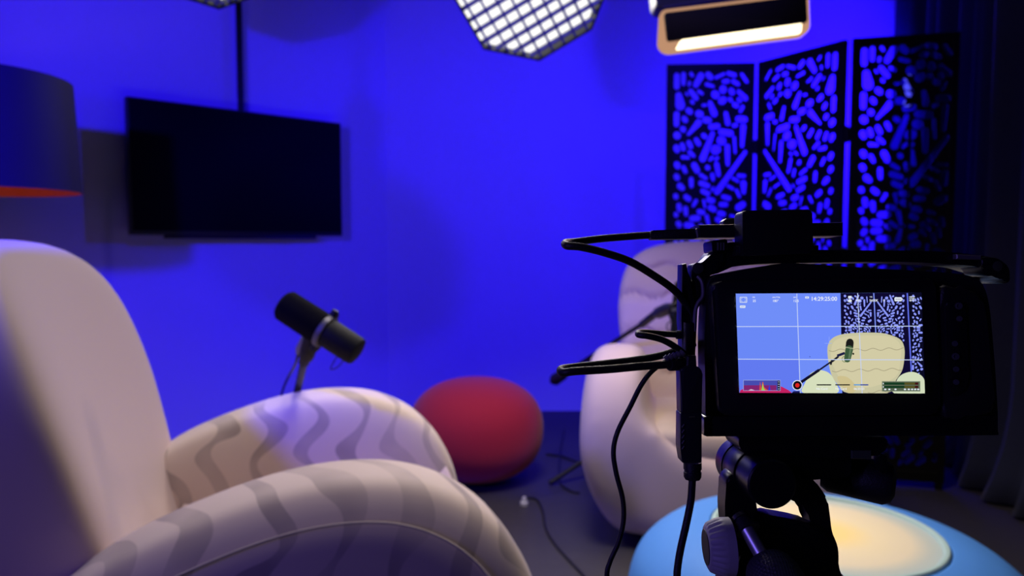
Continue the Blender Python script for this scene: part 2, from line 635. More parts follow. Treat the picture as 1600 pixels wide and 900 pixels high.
    for t in range(3200):
        x, y = rn.uniform(x0, x1_), rn.uniform(y0, y1_)
        a = 1.2 + 1.3 * math.sin(x * 14 + y * 9) + rn.uniform(-0.3, 0.3)
        big = t < 2600
        l = rn.uniform(0.010, 0.020) if big else rn.uniform(0.006, 0.010)
        r = rn.uniform(0.0085, 0.0115) if big else rn.uniform(0.0075, 0.0095)
        c = [x - l * math.cos(a), y - l * math.sin(a), x + l * math.cos(a), y + l * math.sin(a), r, r * 0.8]
        m = fit(c)
        if m >= 0.9:
            c[4] *= m
            c[5] *= m
            placed.append(pts(c))
            ok.append(c)
    return ok


HOLES = leaf_holes()


def fret_mesh(mirror):
    cu = bpy.data.curves.new('fret', 'CURVE')
    cu.dimensions = '2D'
    cu.fill_mode = 'BOTH'
    cu.extrude = 0.005

    def spl(P):
        sp = cu.splines.new('POLY')
        sp.points.add(len(P) - 1)
        for i, (x, y) in enumerate(P):
            sp.points[i].co = ((PW - x) if mirror else x, PH - y, 0, 1)
        sp.use_cyclic_u = True
    e = 0.024
    spl([(e, e), (PW - e, e), (PW - e, PH - e), (e, PH - e)])
    for x1, y1, x2, y2, r1, r2 in HOLES:
        a = math.atan2(y2 - y1, x2 - x1)
        P = []
        for k in range(6):
            t = a + math.pi / 2 + math.pi * k / 5
            P.append((x1 + r1 * math.cos(t), y1 + r1 * math.sin(t)))
        for k in range(6):
            t = a - math.pi / 2 + math.pi * k / 5
            P.append((x2 + r2 * math.cos(t), y2 + r2 * math.sin(t)))
        spl(P)
    ob = bpy.data.objects.new('fret_tmp', cu)
    COL.objects.link(ob)
    dg = bpy.context.evaluated_depsgraph_get()
    me = bpy.data.meshes.new_from_object(ob.evaluated_get(dg))
    bpy.data.objects.remove(ob)
    return me


fret = {False: fret_mesh(False), True: fret_mesh(True)}
div = thing('folding_screen', 'black three-panel folding screen with fretwork leaf cut-outs', 'room divider', (DP[1].x, DP[1].y, 0))
for i in range(3):
    a, b = DP[i], DP[i + 1]
    d = (b - a)
    L = d.length
    d.normalize()
    nrm = Vector((-d.y, d.x, 0))
    g = 0.013
    A = a + d * g
    wid = L - 2 * g
    rot = Matrix((d, nrm, Vector((0, 0, 1)))).transposed()
    bm = new()
    e = 0.028
    sx = wid / PW
    for (u, v, su, sv) in ((e / 2, PH / 2, e, PH), (PW - e / 2, PH / 2, e, PH)):
        add_box(bm, A + d * (u * sx) + Vector((0, 0, DZ + v)), (su * sx, 0.024, sv), rot, 0.002, 1)
    for v in (0.022, PH - 0.015):
        add_box(bm, A + d * (wid / 2) + Vector((0, 0, DZ + v)), ((PW - 2 * e) * sx, 0.022, 0.044 if v < 1 else 0.03), rot, 0.002, 1)
    pn = obj('panel', bm, M_SCREENWOOD, div, smooth=False)
    fm = fret[i == 1].copy()
    M = Matrix.Translation(A + Vector((0, 0, DZ))) @ (Matrix((d * sx, Vector((0, 0, 1)), -nrm)).transposed()).to_4x4()
    fm.transform(M)
    bm = new()
    bm.from_mesh(fm)
    obj('fretwork', bm, M_SCREENWOOD, pn, smooth=False)
    for u in (0.02, wid - 0.02):
        bm = new()
        add_box(bm, A + d * u + Vector((0, 0, DZ / 2)), (0.03, 0.024, DZ), rot, 0.002, 1)
        obj('foot', bm, M_SCREENWOOD, pn, smooth=False)
for a in DP[1:3]:
    for z in (0.3, 1.0, 1.52):
        bm = new()
        add_cyl(bm, (a.x, a.y, z - 0.035), (a.x, a.y, z + 0.035), 0.009, n=10)
        add_box(bm, (a.x, a.y, z), (0.036, 0.008, 0.06), None, 0.001, 1)
        obj('hinge', bm, M_BLKMET, div)

# blue light on a stand behind the third panel of the screen
bl = W(1419, 142, 3.82)
bt = thing('light_stand', 'slim black stand with a glowing blue lamp behind the folding screen', 'studio light', (bl.x, bl.y, 0))
bm = new()
add_cyl(bm, (bl.x + 0.03, bl.y + 0.03, 0.3), (bl.x + 0.03, bl.y + 0.03, 1.72), 0.011, n=12)
obj('pole', bm, M_BLKMET, bt)
for k in range(3):
    bm = new()
    a = 0.5 + k * 2.094
    add_cyl(bm, (bl.x + 0.03, bl.y + 0.03, 0.55), (bl.x + 0.03 + 0.09 * math.cos(a), bl.y + 0.03 + 0.09 * math.sin(a), 0.012), 0.008, n=10)
    obj('leg', bm, M_BLKMET, bt)
bm = new()
add_cyl(bm, bl + Vector((0.015, 0.015, -0.085)), bl + Vector((0.015, 0.015, 0.085)), 0.02, n=16, rings=[(0, 0.015), (0.06, 0.02), (0.94, 0.02), (1, 0.015)])
obj('lamp_housing', bm, M_BLACK, bt)
for k in range(4):
    bm = new()
    bmesh.ops.create_uvsphere(bm, u_segments=14, v_segments=8, radius=0.019, matrix=Matrix.Translation(bl + Vector((-0.006, -0.006, 0.063 - 0.042 * k))))
    obj('led_bulb', bm, glow('blue_led', (0.07, 0.07, 1.0), 1.0), bt)

# ------------------------------------------------------------------ armchairs


def make_chair(label, origin, ang, wscale=1.0, waves=False, group='cream armchairs', arm_mat=None, seam=True, arm_sep=0.35, recline=0.30, deep=1.0, back_w=1.0, back_shift=0.0):
    ef = Vector((math.cos(ang), math.sin(ang), 0))
    el = Vector((-math.sin(ang), math.cos(ang), 0))
    root = thing('armchair', label, 'armchair', origin, group)
    root.rotation_euler = (0, 0, ang)
    PARENT_LOC[root] = Vector((0, 0, 0))      # parts are written in the chair's own axes

    def taper(z):
        if z < 0.35:
            t = z / 0.35
            return 0.74 + 0.26 * math.sin(t * math.pi / 2)
        return 1.0 - 0.05 * ((z - 0.35) / 0.35) ** 2

    def put(x, y, z):
        return Vector((x * deep, y * wscale * taper(max(0, min(z, 0.75))), z))
    prof = smooth_closed([(-0.46, 0.20), (-0.44, 0.42), (-0.30, 0.565), (-0.12, 0.645), (0.06, 0.683), (0.22, 0.668), (0.345, 0.59), (0.415, 0.46),
                          (0.425, 0.30), (0.385, 0.13), (0.30, 0.035), (0.0, 0.02), (-0.34, 0.035)], 6)
    am = arm_mat or M_CREAM
    apron = smooth_closed([(-0.34, 0.05), (-0.36, 0.28), (-0.34, 0.53), (-0.27, 0.49), (-0.17, 0.395), (0, 0.355), (0.17, 0.395), (0.27, 0.49), (0.34, 0.53), (0.36, 0.28), (0.34, 0.05), (0, 0.03)], 6)
    if waves:            # arms and front run into one smooth tub
        bm = new()
        for s in (-1, 1):
            add_pillow(bm, prof, 0.23, 0.42, 26, lambda u, v, w: put(u, s * arm_sep + w, v), center=(-0.02, 0.33))
        add_pillow(bm, apron, 0.68, 0.33, 26, lambda u, v, w: put(0.075 + w, u * arm_sep / 0.35, v), center=(0, 0.22))
        bmesh.ops.recalc_face_normals(bm, faces=bm.faces)
        me = bpy.data.meshes.new('tub_tmp')
        bm.to_mesh(me)
        bm.free()
        tmp = bpy.data.objects.new('tub_tmp', me)
        COL.objects.link(tmp)
        rm = tmp.modifiers.new('r', 'REMESH')
        rm.mode = 'VOXEL'
        rm.voxel_size = 0.016
        sm = tmp.modifiers.new('s', 'SMOOTH')
        sm.factor = 0.7
        sm.iterations = 30
        bm = new()
        bm.from_mesh(bpy.data.meshes.new_from_object(tmp.evaluated_get(bpy.context.evaluated_depsgraph_get())))
        bpy.data.objects.remove(tmp)
        obj('tub_shell', bm, M_CREAM, root)
    for s in (() if waves else (-1, 1)):
        bm = new()
        add_pillow(bm, prof, 0.23, 0.42, 26, lambda u, v, w: put(u, s * arm_sep + w, v), center=(-0.02, 0.33))
        ao = obj('arm', bm, am, root)
        if seam:
            bm = new()
            n = len(prof)
            for side in (s,):
                P = []
                for (u, v) in prof:
                    uu, vv = -0.02 + (u + 0.02) * 0.85, 0.33 + (v - 0.33) * 0.85
                    if vv > 0.12:
                        P.append((uu, vv))
                # start at the lower rear and run over the top to the front
                i0 = min(range(len(P)), key=lambda i: P[i][0] + P[i][1] * 0.6)
                P = P[i0:] + P[:i0]
                zz = [put(u, s * arm_sep + side * 0.1085, v) for u, v in P]
                add_tube(bm, zz, 0.0022, 6, 2)
            obj('piping', bm, M_SEAM, ao)
    if not waves:
        bm = new()
        add_pillow(bm, apron, 0.66, 0.33, 26, lambda u, v, w: put(0.075 + w, u * arm_sep / 0.35, v), center=(0, 0.22))
        obj('seat_base', bm, M_CREAM, root)
    bm = new()
    ol = smooth_closed([(-0.27, -0.3), (-0.29, 0), (-0.27, 0.33), (0, 0.38), (0.27, 0.33), (0.29, 0), (0.27, -0.3), (0, -0.32)], 6)
    add_pillow(bm, ol, 0.14, 0.45, 18, lambda u, v, w: put(v, u * arm_sep / 0.35 * 0.92, 0.37 + w))
    obj('seat', bm, M_SEAT if waves else M_CREAM, root)
    # backrest: rounded slab leaning back, wider towards the top
    bw = 0.385
    bo = [(0.30, 0.10), (0.335, 0.35), (0.375, 0.60), (0.385, 0.80), (0.34, 0.945), (0.22, 1.015)] if waves else \
         [(0.30, 0.10), (0.34, 0.35), (0.408, 0.60), (0.43, 0.79), (0.385, 0.945), (0.25, 1.02)]
    bo = smooth_closed([(-a, b) for a, b in bo] + [(0, 1.035)] + bo[::-1] + [(0, 0.06)], 7)

    def back(u, v, w):
        x = -0.40 + w - max(0, v - 0.35) * recline - 0.05 * (abs(u) / bw) ** 2 * (-1)
        if waves and w > 0.02:
            for zk in (0.50, 0.65, 0.80, 0.92):
                dz = v - zk - 0.012 * math.sin(u * 2 * math.pi / 0.17 + zk * 9)
                x -= 0.024 * math.exp(-(dz / 0.016) ** 2)
        return Vector((x * deep, u * back_w + back_shift, v + 0.03))
    bm = new()
    add_pillow(bm, bo, 0.30, 0.36, 64 if waves else 30, back, center=(0, 0.55))
    obj('backrest', bm, M_CREAM, root)
    for s in (-1, 1):
        for x in (-0.3, 0.25):
            bm = new()
            add_cyl(bm, (x, s * 0.2, 0), (x, s * 0.2, 0.05), 0.025, n=14)
            obj('foot', bm, M_BLACK, root)
    return root


make_chair('cream armchair with wavy ribbon print on its arms, close in front of the lens', (-0.458, 1.515, 0), math.radians(16), 1.0, False, arm_mat=M_PRINT, deep=0.985, back_w=0.90, back_shift=0.045)
make_chair('plain cream armchair with wavy stitched back, in front of the folding screen', (0.765, 2.75, 0), math.radians(-101), 1.06, True, seam=False, deep=0.86, back_w=1.0)

# ------------------------------------------------------------------ red pouf
pc = Vector((-0.16, 3.28, 0))
bm = new()
ol = [(0.30 * math.cos(2 * math.pi * i / 48), 0.28 * math.sin(2 * math.pi * i / 48)) for i in range(48)]


def pf(u, v, w):
    z = 0.228 + w
    return pc + Vector((u, v, z))


add_pillow(bm, ol, 0.455, 0.86, 28, pf)
o = obj('pouf', bm, M_RED, None, origin=pc)
tag(o, 'round dark red felt pouf on the floor between the armchairs', 'pouf')

# ------------------------------------------------------------------ blue pebble table
tb = Vector((0.69, 1.61, 0))
tab = thing('coffee_table', 'low rounded blue table with a cream inlaid top in front of the tripod', 'coffee table', tb)
bm = new()
rings = []
n = 72
prof = [(0.22, 0.0), (0.30, 0.02), (0.38, 0.10), (0.425, 0.20), (0.43, 0.26), (0.41, 0.335), (0.36, 0.385), (0.30, 0.412), (0.252, 0.421), (0.245, 0.418), (0.24, 0.405)]
pp = catmull([(a, b, 0) for a, b in prof], 4)
add_cyl(bm, tb, tb + Vector((0, 0, 1)), 1, n=n, rings=[(p.y, p.x) for p in pp])
obj('body', bm, M_TBLUE, tab)
bm = new()
add_cyl(bm, tb, tb + Vector((0, 0, 1)), 1, n=n, rings=[(0.406, 0.19), (0.406, 0.2415), (0.423, 0.2415), (0.426, 0.239), (0.426, 0.232), (0.421, 0.227), (0.406, 0.225)], caps=False)
obj('inlay_rim', bm, mat('pale_teal_rim', (0.40, 0.58, 0.54), rough=0.45, spec=0.2, noise=0.03), tab)
bm = new()
add_cyl(bm, tb, tb + Vector((0, 0, 1)), 1, n=n, rings=[(0.410, 0.2275), (0.4195, 0.2265), (0.4205, 0.2), (0.421, 0.1), (0.421, 0.02)])
M_INLAY = mat('cream_inlay', (0.70, 0.62, 0.45), rough=0.6, spec=0.12)  # yellow at the centre, cream further out, greyish teal at the edge
nt = M_INLAY.node_tree
tc = nt.nodes.new('ShaderNodeTexCoord')
ln = nt.nodes.new('ShaderNodeVectorMath')
ln.operation = 'LENGTH'
mp = nt.nodes.new('ShaderNodeMapping')
mp.inputs['Scale'].default_value = (1, 1, 0)
nt.links.new(tc.outputs['Object'], mp.inputs['Vector'])
nt.links.new(mp.outputs[0], ln.inputs[0])
cr = nt.nodes.new('ShaderNodeValToRGB')
cr.color_ramp.elements[0].position = 0.0
cr.color_ramp.elements[0].color = (0.95, 0.74, 0.26, 1)
cr.color_ramp.elements[1].position = 0.235
cr.color_ramp.elements[1].color = (0.42, 0.55, 0.54, 1)
for ps, c in ((0.045, (0.93, 0.74, 0.30, 1)), (0.10, (0.84, 0.74, 0.46, 1)), (0.17, (0.76, 0.69, 0.48, 1)), (0.205, (0.52, 0.58, 0.50, 1))):
    e = cr.color_ramp.elements.new(ps)
    e.color = c
nt.links.new(ln.outputs['Value'], cr.inputs[0])
nt.links.new(cr.outputs[0], nt.nodes['Principled BSDF'].inputs['Base Color'])
obj('inlay', bm, M_INLAY, tab)

# ------------------------------------------------------------------ floor lamp
lp = W(-57, 205, 2.45)
lx, ly = lp.x, lp.y
zb, ztp = W(0, 298, 2.45).z, W(0, 122, 2.45).z
fl = thing('floor_lamp', 'floor lamp with a navy drum shade lined in orange, behind the armchair', 'lamp', (lx, ly, 0))
bm = new()
r0, r1 = 0.335, 0.318
add_cyl(bm, (lx, ly, zb), (lx, ly, ztp), 1, n=64, caps=False, rings=[(0, r0), (1, r1)])
sh = obj('lamp_shade', bm, M_NAVY, fl)
bm = new()
add_cyl(bm, (lx, ly, zb), (lx, ly, ztp), 1, n=64, caps=False, rings=[(0, r0), (0, r0 - 0.004), (1, r1 - 0.004), (1, r1)])
obj('shade_lining', bm, M_ORANGE, sh)
bm = new()
add_cyl(bm, (lx, ly, 0.02), (lx, ly, ztp - 0.05), 0.011, n=14)
obj('pole', bm, M_BLKMET, fl)
bm = new()
add_cyl(bm, (lx, ly, 0), (lx, ly, 1), 1, n=36, rings=[(0, 0.14), (0.012, 0.14), (0.02, 0.13), (0.026, 0.02)])
obj('base', bm, M_BLKMET, fl)
bm = new()
for k in range(3):
    a = k * 2.094
    add_cyl(bm, (lx, ly, ztp - 0.05), (lx + (r1 - 0.003) * math.cos(a), ly + (r1 - 0.003) * math.sin(a), ztp - 0.01), 0.003, n=8)
obj('shade_spider', bm, M_BLKMET, fl)
bm = new()
bmesh.ops.create_uvsphere(bm, u_segments=20, v_segments=12, radius=0.035, matrix=Matrix.Translation((lx, ly, ztp - 0.10)))
obj('bulb', bm, glow('bulb_fill_glow', (1.0, 0.55, 0.3), 1.2), fl)  # bulb glow added to light the inside of the shade
lamp('lining_fill_light', 'POINT', (lx, ly, ztp - 0.15), (lx, ly, 0), 0.9, (1.0, 0.5, 0.25), shadow_soft_size=0.03)  # added point light that brightens the orange lining

# ------------------------------------------------------------------ gridded octagonal softboxes


def octabox(label, center, normal, roll, R, light_power, pole_dir, n_strips=11, strength=1.15):
    nrm = Vector(normal).normalized()
    a, b, _ = frame_of(nrm)
    c, s = math.cos(roll), math.sin(roll)
    u, v = a * c + b * s, b * c - a * s
    c0 = Vector(center)
    root = thing('softbox', label, 'softbox', c0 - nrm * 0.30, 'gridded octagonal softboxes')

    def octp(r, off):
        return [c0 + (u * math.cos(math.pi / 8 + k * math.pi / 4) + v * math.sin(math.pi / 8 + k * math.pi / 4)) * r + nrm * off for k in range(8)]
    bm = new()
    lo = [octp(R * 0.28, -0.30), octp(R * 0.75, -0.17), octp(R, -0.05), octp(R * 1.01, 0.03)]
    L = [[bm.verts.new(p) for p in q] for q in lo]
    for k in range(3):
        for i in range(8):
            j = (i + 1) % 8
            bm.faces.new((L[k][i], L[k][j], L[k + 1][j], L[k + 1][i]))
    bm.faces.new(L[0][::-1])
    obj('shell', bm, M_BLACK, root, smooth=False)
    bm = new()
    q = [bm.verts.new(p) for p in octp(R * 0.985, -0.012)]
    bm.faces.new(q)
    obj('diffuser', bm, glow('softbox_diffuser', (1.0, 0.99, 0.96), strength), root, smooth=False)
    bm = new()
    Q0, Q1 = octp(R * 1.012, 0.036), octp(R * 0.985, 0.036)
    Q2, Q3 = octp(R * 0.985, -0.01), octp(R * 1.012, -0.01)
    for A_, B_ in ((Q0, Q1), (Q1, Q2), (Q3, Q0)):
        va, vb = [bm.verts.new(p) for p in A_], [bm.verts.new(p) for p in B_]
        for i in range(8):
            j = (i + 1) % 8
            bm.faces.new((va[i], va[j], vb[j], vb[i]))
    obj('rim', bm, M_BLACK, root, smooth=False)
    ap = R * math.cos(math.pi / 8)
    for fam, (p, q) in enumerate(((u, v), (v, u))):
        for k in range(n_strips):
            t = -ap + 2 * ap * (k + 0.5) / n_strips
            tt = abs(t)
            half = ap if tt < ap * math.tan(math.pi / 8) else ap - (tt - ap * math.tan(math.pi / 8))
            if half < 0.02:
                continue
            bm = new()
            m = c0 + p * t
            rot = Matrix((q, p, nrm)).transposed()
            add_box(bm, m + nrm * 0.012, (half * 2 * 0.985, 0.0085, 0.022), rot)
            obj('grid_strip', bm, mat('grid_fabric', (0.16, 0.16, 0.165), rough=0.9, noise=0.1), root, smooth=False)
    bm = new()
    e = c0 - nrm * 0.30
    add_cyl(bm, e, e - nrm * 0.16, 0.07, n=20)
    lh = obj('lamp_head', bm, M_BLACK, root)
    bm = new()
    e2 = e - nrm * 0.08
    add_cyl(bm, e2, (e2.x, e2.y, CEIL_Z), 0.014, n=12)
    obj('hanging_rod', bm, M_BLKMET, root)
    l = lamp('softbox_light', 'AREA', c0 + nrm * 0.045, c0 + nrm, light_power, (1.0, 0.93, 0.88), shape='DISK', size=R * 1.8, spread=math.radians(110))
    l.parent = root
    l.location = nrm * 0.345
    return root


octabox('large white octagonal softbox with a fabric grid at the top middle', W(833, -32, 2.75), (0.24, -0.74, -0.62), math.radians(52), 0.305, 7, None)
octabox('smaller gridded softbox peeking in above the television', W(335, -78, 2.9), (0.35, -0.5, -0.75), math.radians(10), 0.24, 3.5, None)

# ------------------------------------------------------------------ warm panel light with barn doors
d0 = 2.35
pl_c = W(1148, 10, d0)
pl = thing('panel_light', 'black panel light with barn door and warm glowing lower edge above the screen', 'studio light', pl_c)
W_ = lambda x, y, dd=0.0: W(x, y, d0 + dd)


def quadpx(pts, dd, th, bev=0.002):
    bm = new()
    add_prism_world(bm, [W_(x, y, dd) for x, y in pts], FWD * th, bev, 2)
    return bm


obj('housing', quadpx(rounded([(1018, -70), (1262, -104), (1270, -22), (1026, 12)], 10), 0.06, 0.10, 0.006), M_BLACK, pl)
obj('diffuser_edge', quadpx(rounded([(1032, 16), (1264, -12), (1266, 44), (1257, 55), (1043, 82), (1029, 73)], 8), 0.012, 0.03, 0.004), glow('peach_edge', lin(236, 178, 138), 0.62), pl)
obj('barn_door', quadpx(rounded([(1038, 20), (1260, -8), (1262, 34), (1043, 64)], 4), -0.012, 0.012, 0.002), mat('barn_door_black', (0.004, 0.003, 0.003), rough=0.9, spec=0.05, noise=0.1), pl)
obj('led_strip', quadpx(rounded([(1064, 62), (1253, 34), (1252, 51), (1056, 77)], 4), -0.004, 0.012, 0.003), glow('led_strip', (1.0, 0.83, 0.52), 3.0), pl)
for a in ((1030, -20), (1262, -52)):
    bm = new()
    p = W_(*a, 0.09)
    add_cyl(bm, p, (p.x, p.y, p.z + 0.25), 0.008, n=10)
    obj('yoke_arm', bm, M_BLKMET, pl)
bm = new()
p = W_(1146, -150, 0.09)
add_cyl(bm, p, (p.x, p.y, CEIL_Z), 0.014, n=12)
obj('hanging_rod', bm, M_BLKMET, pl)
l = lamp('panel_warm_light', 'AREA', W_(1150, 84, -0.02), W_(1150, 84, -0.02) + Vector((0, -0.45, -0.9)), 5, (1.0, 0.72, 0.45), shape='RECTANGLE', size=0.42, size_y=0.05)

# ------------------------------------------------------------------ microphones


def microphone(label, a, b, r, group='broadcast microphones', yoke=True):
    """a = windscreen end, b = tail end"""
    a, b = Vector(a), Vector(b)
    root = thing('microphone', label, 'microphone', a.lerp(b, 0.5), group)
    bm = new()
    add_cyl(bm, a, a.lerp(b, 0.53), 1, n=28, rings=[(0, r * 0.55), (0.03, r * 0.85), (0.09, r * 1.0), (0.9, r * 1.03), (1, r * 0.97)])
    obj('foam_windscreen', bm, M_FOAM, root)
    bm = new()
    add_cyl(bm, a.lerp(b, 0.53), b, 1, n=28, rings=[(0, r * 0.9), (0.06, r * 0.92), (0.9, r * 0.9), (0.97, r * 0.84), (1, r * 0.6)])
    obj('body', bm, mat('mic_dark_grey', (0.008, 0.009, 0.008), rough=0.6, spec=0.15, noise=0.1), root)
    bm = new()
    add_cyl(bm, a.lerp(b, 0.535), a.lerp(b, 0.60), 1, n=28, caps=False, rings=[(0, r * 0.95), (0.1, r * 1.08), (0.9, r * 1.08), (1, r * 0.95)])
    obj('swivel_ring', bm, M_SOCKET, root)
    return root


mA, mB = W(441, 474, 1.56), W(560, 551, 1.53)
mic = microphone('black broadcast microphone over the printed armchair, tilted down to the television side', mA, mB, 0.034)
ax = (mB - mA).normalized()
mid = mA.lerp(mB, 0.56)
upx = (UPV - ax * UPV.dot(ax)).normalized()
for s in (1, -1):
    bm = new()
    p = mid + upx * 0.036 * s
    add_cyl(bm, p, p + upx * 0.013 * s, 0.009, 0.007, n=14)
    obj('tightening_knob', bm, M_STAND, mic)
bm = new()
add_tube(bm, [mid + upx * 0.040, mid + upx * 0.036 + FWD * 0.03, mid + FWD * 0.044, mid - upx * 0.036 + FWD * 0.03, mid - upx * 0.045 + FWD * 0.004, W(487, 535, 1.56)], 0.006, 8)
obj('yoke', bm, M_STAND, mic)
bm = new()
add_cyl(bm, W(486, 528, 1.56), W(479, 549, 1.57), 0.016, 0.014, n=18)
obj('yoke_socket', bm, M_STAND, mic)
bm = new()
add_tube(bm, [W(527, 556, 1.535), W(519, 570, 1.535), W(517, 577, 1.535), W(527, 574, 1.535), W(538, 562, 1.535)], 0.0013, 8)
obj('cable_loop', bm, M_RUBBER, mic)

st_top = W(455, 652, 2.45)
st = thing('microphone_stand', 'black boom stand behind the printed armchair holding the tilted microphone', 'microphone stand', (st_top.x, st_top.y, 0), 'boom stands')
bm = new()
add_cyl(bm, W(479, 549, 1.575), st_top, 0.0085, 0.011, n=14)
obj('boom', bm, M_STAND, st)
bm = new()
add_cyl(bm, W(483, 545, 1.57), W(475, 566, 1.63), 1, n=16, rings=[(0, 0.011), (0.15, 0.016), (0.5, 0.0165), (0.55, 0.012), (1, 0.012)])
obj('boom_clutch', bm, M_STAND, st)
bm = new()
add_cyl(bm, (st_top.x, st_top.y, 0.03), st_top, 0.012, n=14)
obj('pole', bm, M_STAND, st)
bm = new()
add_cyl(bm, (st_top.x, st_top.y, 0), (st_top.x, st_top.y, 1), 1, n=28, rings=[(0, 0.11), (0.02, 0.11), (0.03, 0.09), (0.034, 0.014)])
obj('base', bm, M_STAND, st)

bm = new()
add_tube(bm, [W(477, 528, 1.57), W(467, 548, 1.60), W(461, 570, 1.66), W(449, 592, 1.95), W(440, 616, 2.25), W(432, 660, 2.40)], 0.0032, 8)
o = obj('microphone_cable', bm, M_RUBBER, None, origin=W(477, 528, 1.57))
tag(o, 'thin black cable hanging from the microphone by the printed armchair', 'cable')
bm = new()
add_cyl(bm, W(476, 530, 1.575), W(466, 551, 1.60), 1, n=16, rings=[(0, 0.009), (0.75, 0.010), (0.78, 0.007), (1, 0.007)])
obj('plug', bm, M_GREYMET, o)

# second microphone in front of the plain chair
mA2, mB2 = W(1071, 440, 2.46), W(1061, 522, 2.44)
mic2 = microphone('black broadcast microphone upright before the plain chair, half hidden by the camera rig', mA2, mB2, 0.034)
bm = new()
add_tube(bm, [W(1066, 470, 2.42), W(1050, 478, 2.42), W(1047, 492, 2.43), W(1054, 504, 2.43), W(1064, 500, 2.42)], 0.005, 8)
obj('yoke', bm, M_STAND, mic2)
bm = new()
add_tube(bm, [W(1058, 516, 2.43), W(1046, 520, 2.43), W(1042, 508, 2.43), W(1050, 500, 2.43)], 0.0022, 8)
obj('cable_loop', bm, M_RUBBER, mic2)
p0 = floor_at(900, 800)
ptop = W(921, 561, 3.3)
p0 = Vector((ptop.x, ptop.y, 0))
st2 = thing('microphone_stand', 'black boom stand beside the plain chair reaching over its arm', 'microphone stand', p0, 'boom stands')
bm = new()
add_cyl(bm, W(872, 590, 3.42), W(1010, 502, 2.8), 0.009, n=14)
obj('boom', bm, M_STAND, st2)
bm = new()
add_cyl(bm, W(1003, 507, 2.82), W(1026, 489, 2.66), 0.014, n=14)
add_cyl(bm, W(1024, 491, 2.67), W(1051, 479, 2.47), 1, n=16, rings=[(0, 0.012), (0.2, 0.021), (0.7, 0.021), (1, 0.012)])
obj('boom_clutch', bm, M_STAND, st2)
bm = new()
add_cyl(bm, W(884, 582, 3.38), W(863, 596, 3.45), 1, n=18, rings=[(0, 0.016), (0.2, 0.026), (0.8, 0.028), (1, 0.016)])
obj('counterweight', bm, M_RUBBER, st2)
bm = new()
add_cyl(bm, (p0.x, p0.y, 0.03), ptop, 0.011, n=14)
obj('pole', bm, M_STAND, st2)
for k in range(3):
    a = 3.6 + k * 2.094
    bm = new()
    add_cyl(bm, (p0.x, p0.y, 0.10), (p0.x + 0.2 * math.cos(a), p0.y + 0.2 * math.sin(a), 0.012), 0.011, n=10)
    obj('leg', bm, M_RUBBER, st2)

# ------------------------------------------------------------------ cables and socket on the floor


def floor_cable(pts, r, label):
    bm = new()
    P = [floor_at(x, y) + Vector((0, 0, r)) for x, y in pts]
    add_tube(bm, P, r, 8)
    o = obj('floor_cable', bm, M_RUBBER, None, origin=P[0])
    tag(o, label, 'cable', 'cables on the studio floor')


floor_cable([(815, 778), (838, 782), (848, 800), (853, 828), (868, 853), (890, 878), (915, 905), (930, 930)], 0.0045, 'black cable snaking over the floor toward the blue table')
floor_cable([(853, 711), (876, 714), (900, 722), (925, 728)], 0.0045, 'black cable running from the red pouf to the plain chair')
floor_cable([(882, 672), (877, 700), (874, 730), (876, 756), (890, 768), (905, 772)], 0.0045, 'black cable looping down from the wall beside the boom stand')
c = floor_at(819, 789)
bm = new()
add_cyl(bm, c, c + Vector((0, 0, 1)), 1, n=18, rings=[(0, 0.016), (0.012, 0.016), (0.018, 0.010), (0.030, 0.009), (0.034, 0.005)])
o = obj('cable_plug', bm, mat('white_plastic', (0.6, 0.6, 0.6), rough=0.4, noise=0.02), None, origin=c)
tag(o, 'tiny white cable plug lying on the floor beside the red pouf', 'plug')

# ------------------------------------------------------------------ cinema camera on the tripod
D = 0.43
cc = W(1300, 682, D + 0.05)
rig = thing('cinema_camera', 'black cinema camera in a cage showing the plain chair on its lit monitor', 'camera', cc)


def pxo(name, poly, dd, th, m, parent, bev=0.0012, seg=2, rnd=0, label=None):
    bm = new()
    px_prism(bm, rounded(poly, rnd, 4) if rnd else poly, D + dd, th, bev, seg)
    return obj(name, bm, m, parent, label=label)


# body with its hand grip
body = pxo('body', smooth_closed([(1104, 470), (1110, 436), (1150, 424), (1210, 414), (1240, 411), (1340, 418), (1450, 424), (1515, 431), (1536, 446), (1546, 480),
                                  (1552, 540), (1557, 610), (1558, 672), (1540, 680), (1330, 681), (1120, 681), (1104, 668), (1102, 600), (1101, 530)], 4), 0.006, 0.016, M_BLACK, rig, 0.004, 3)
pxo('body_core', [(1190, 440), (1530, 440), (1540, 672), (1190, 676)], 0.02, 0.06, M_BLACK, rig, 0.004, 2, rnd=12)
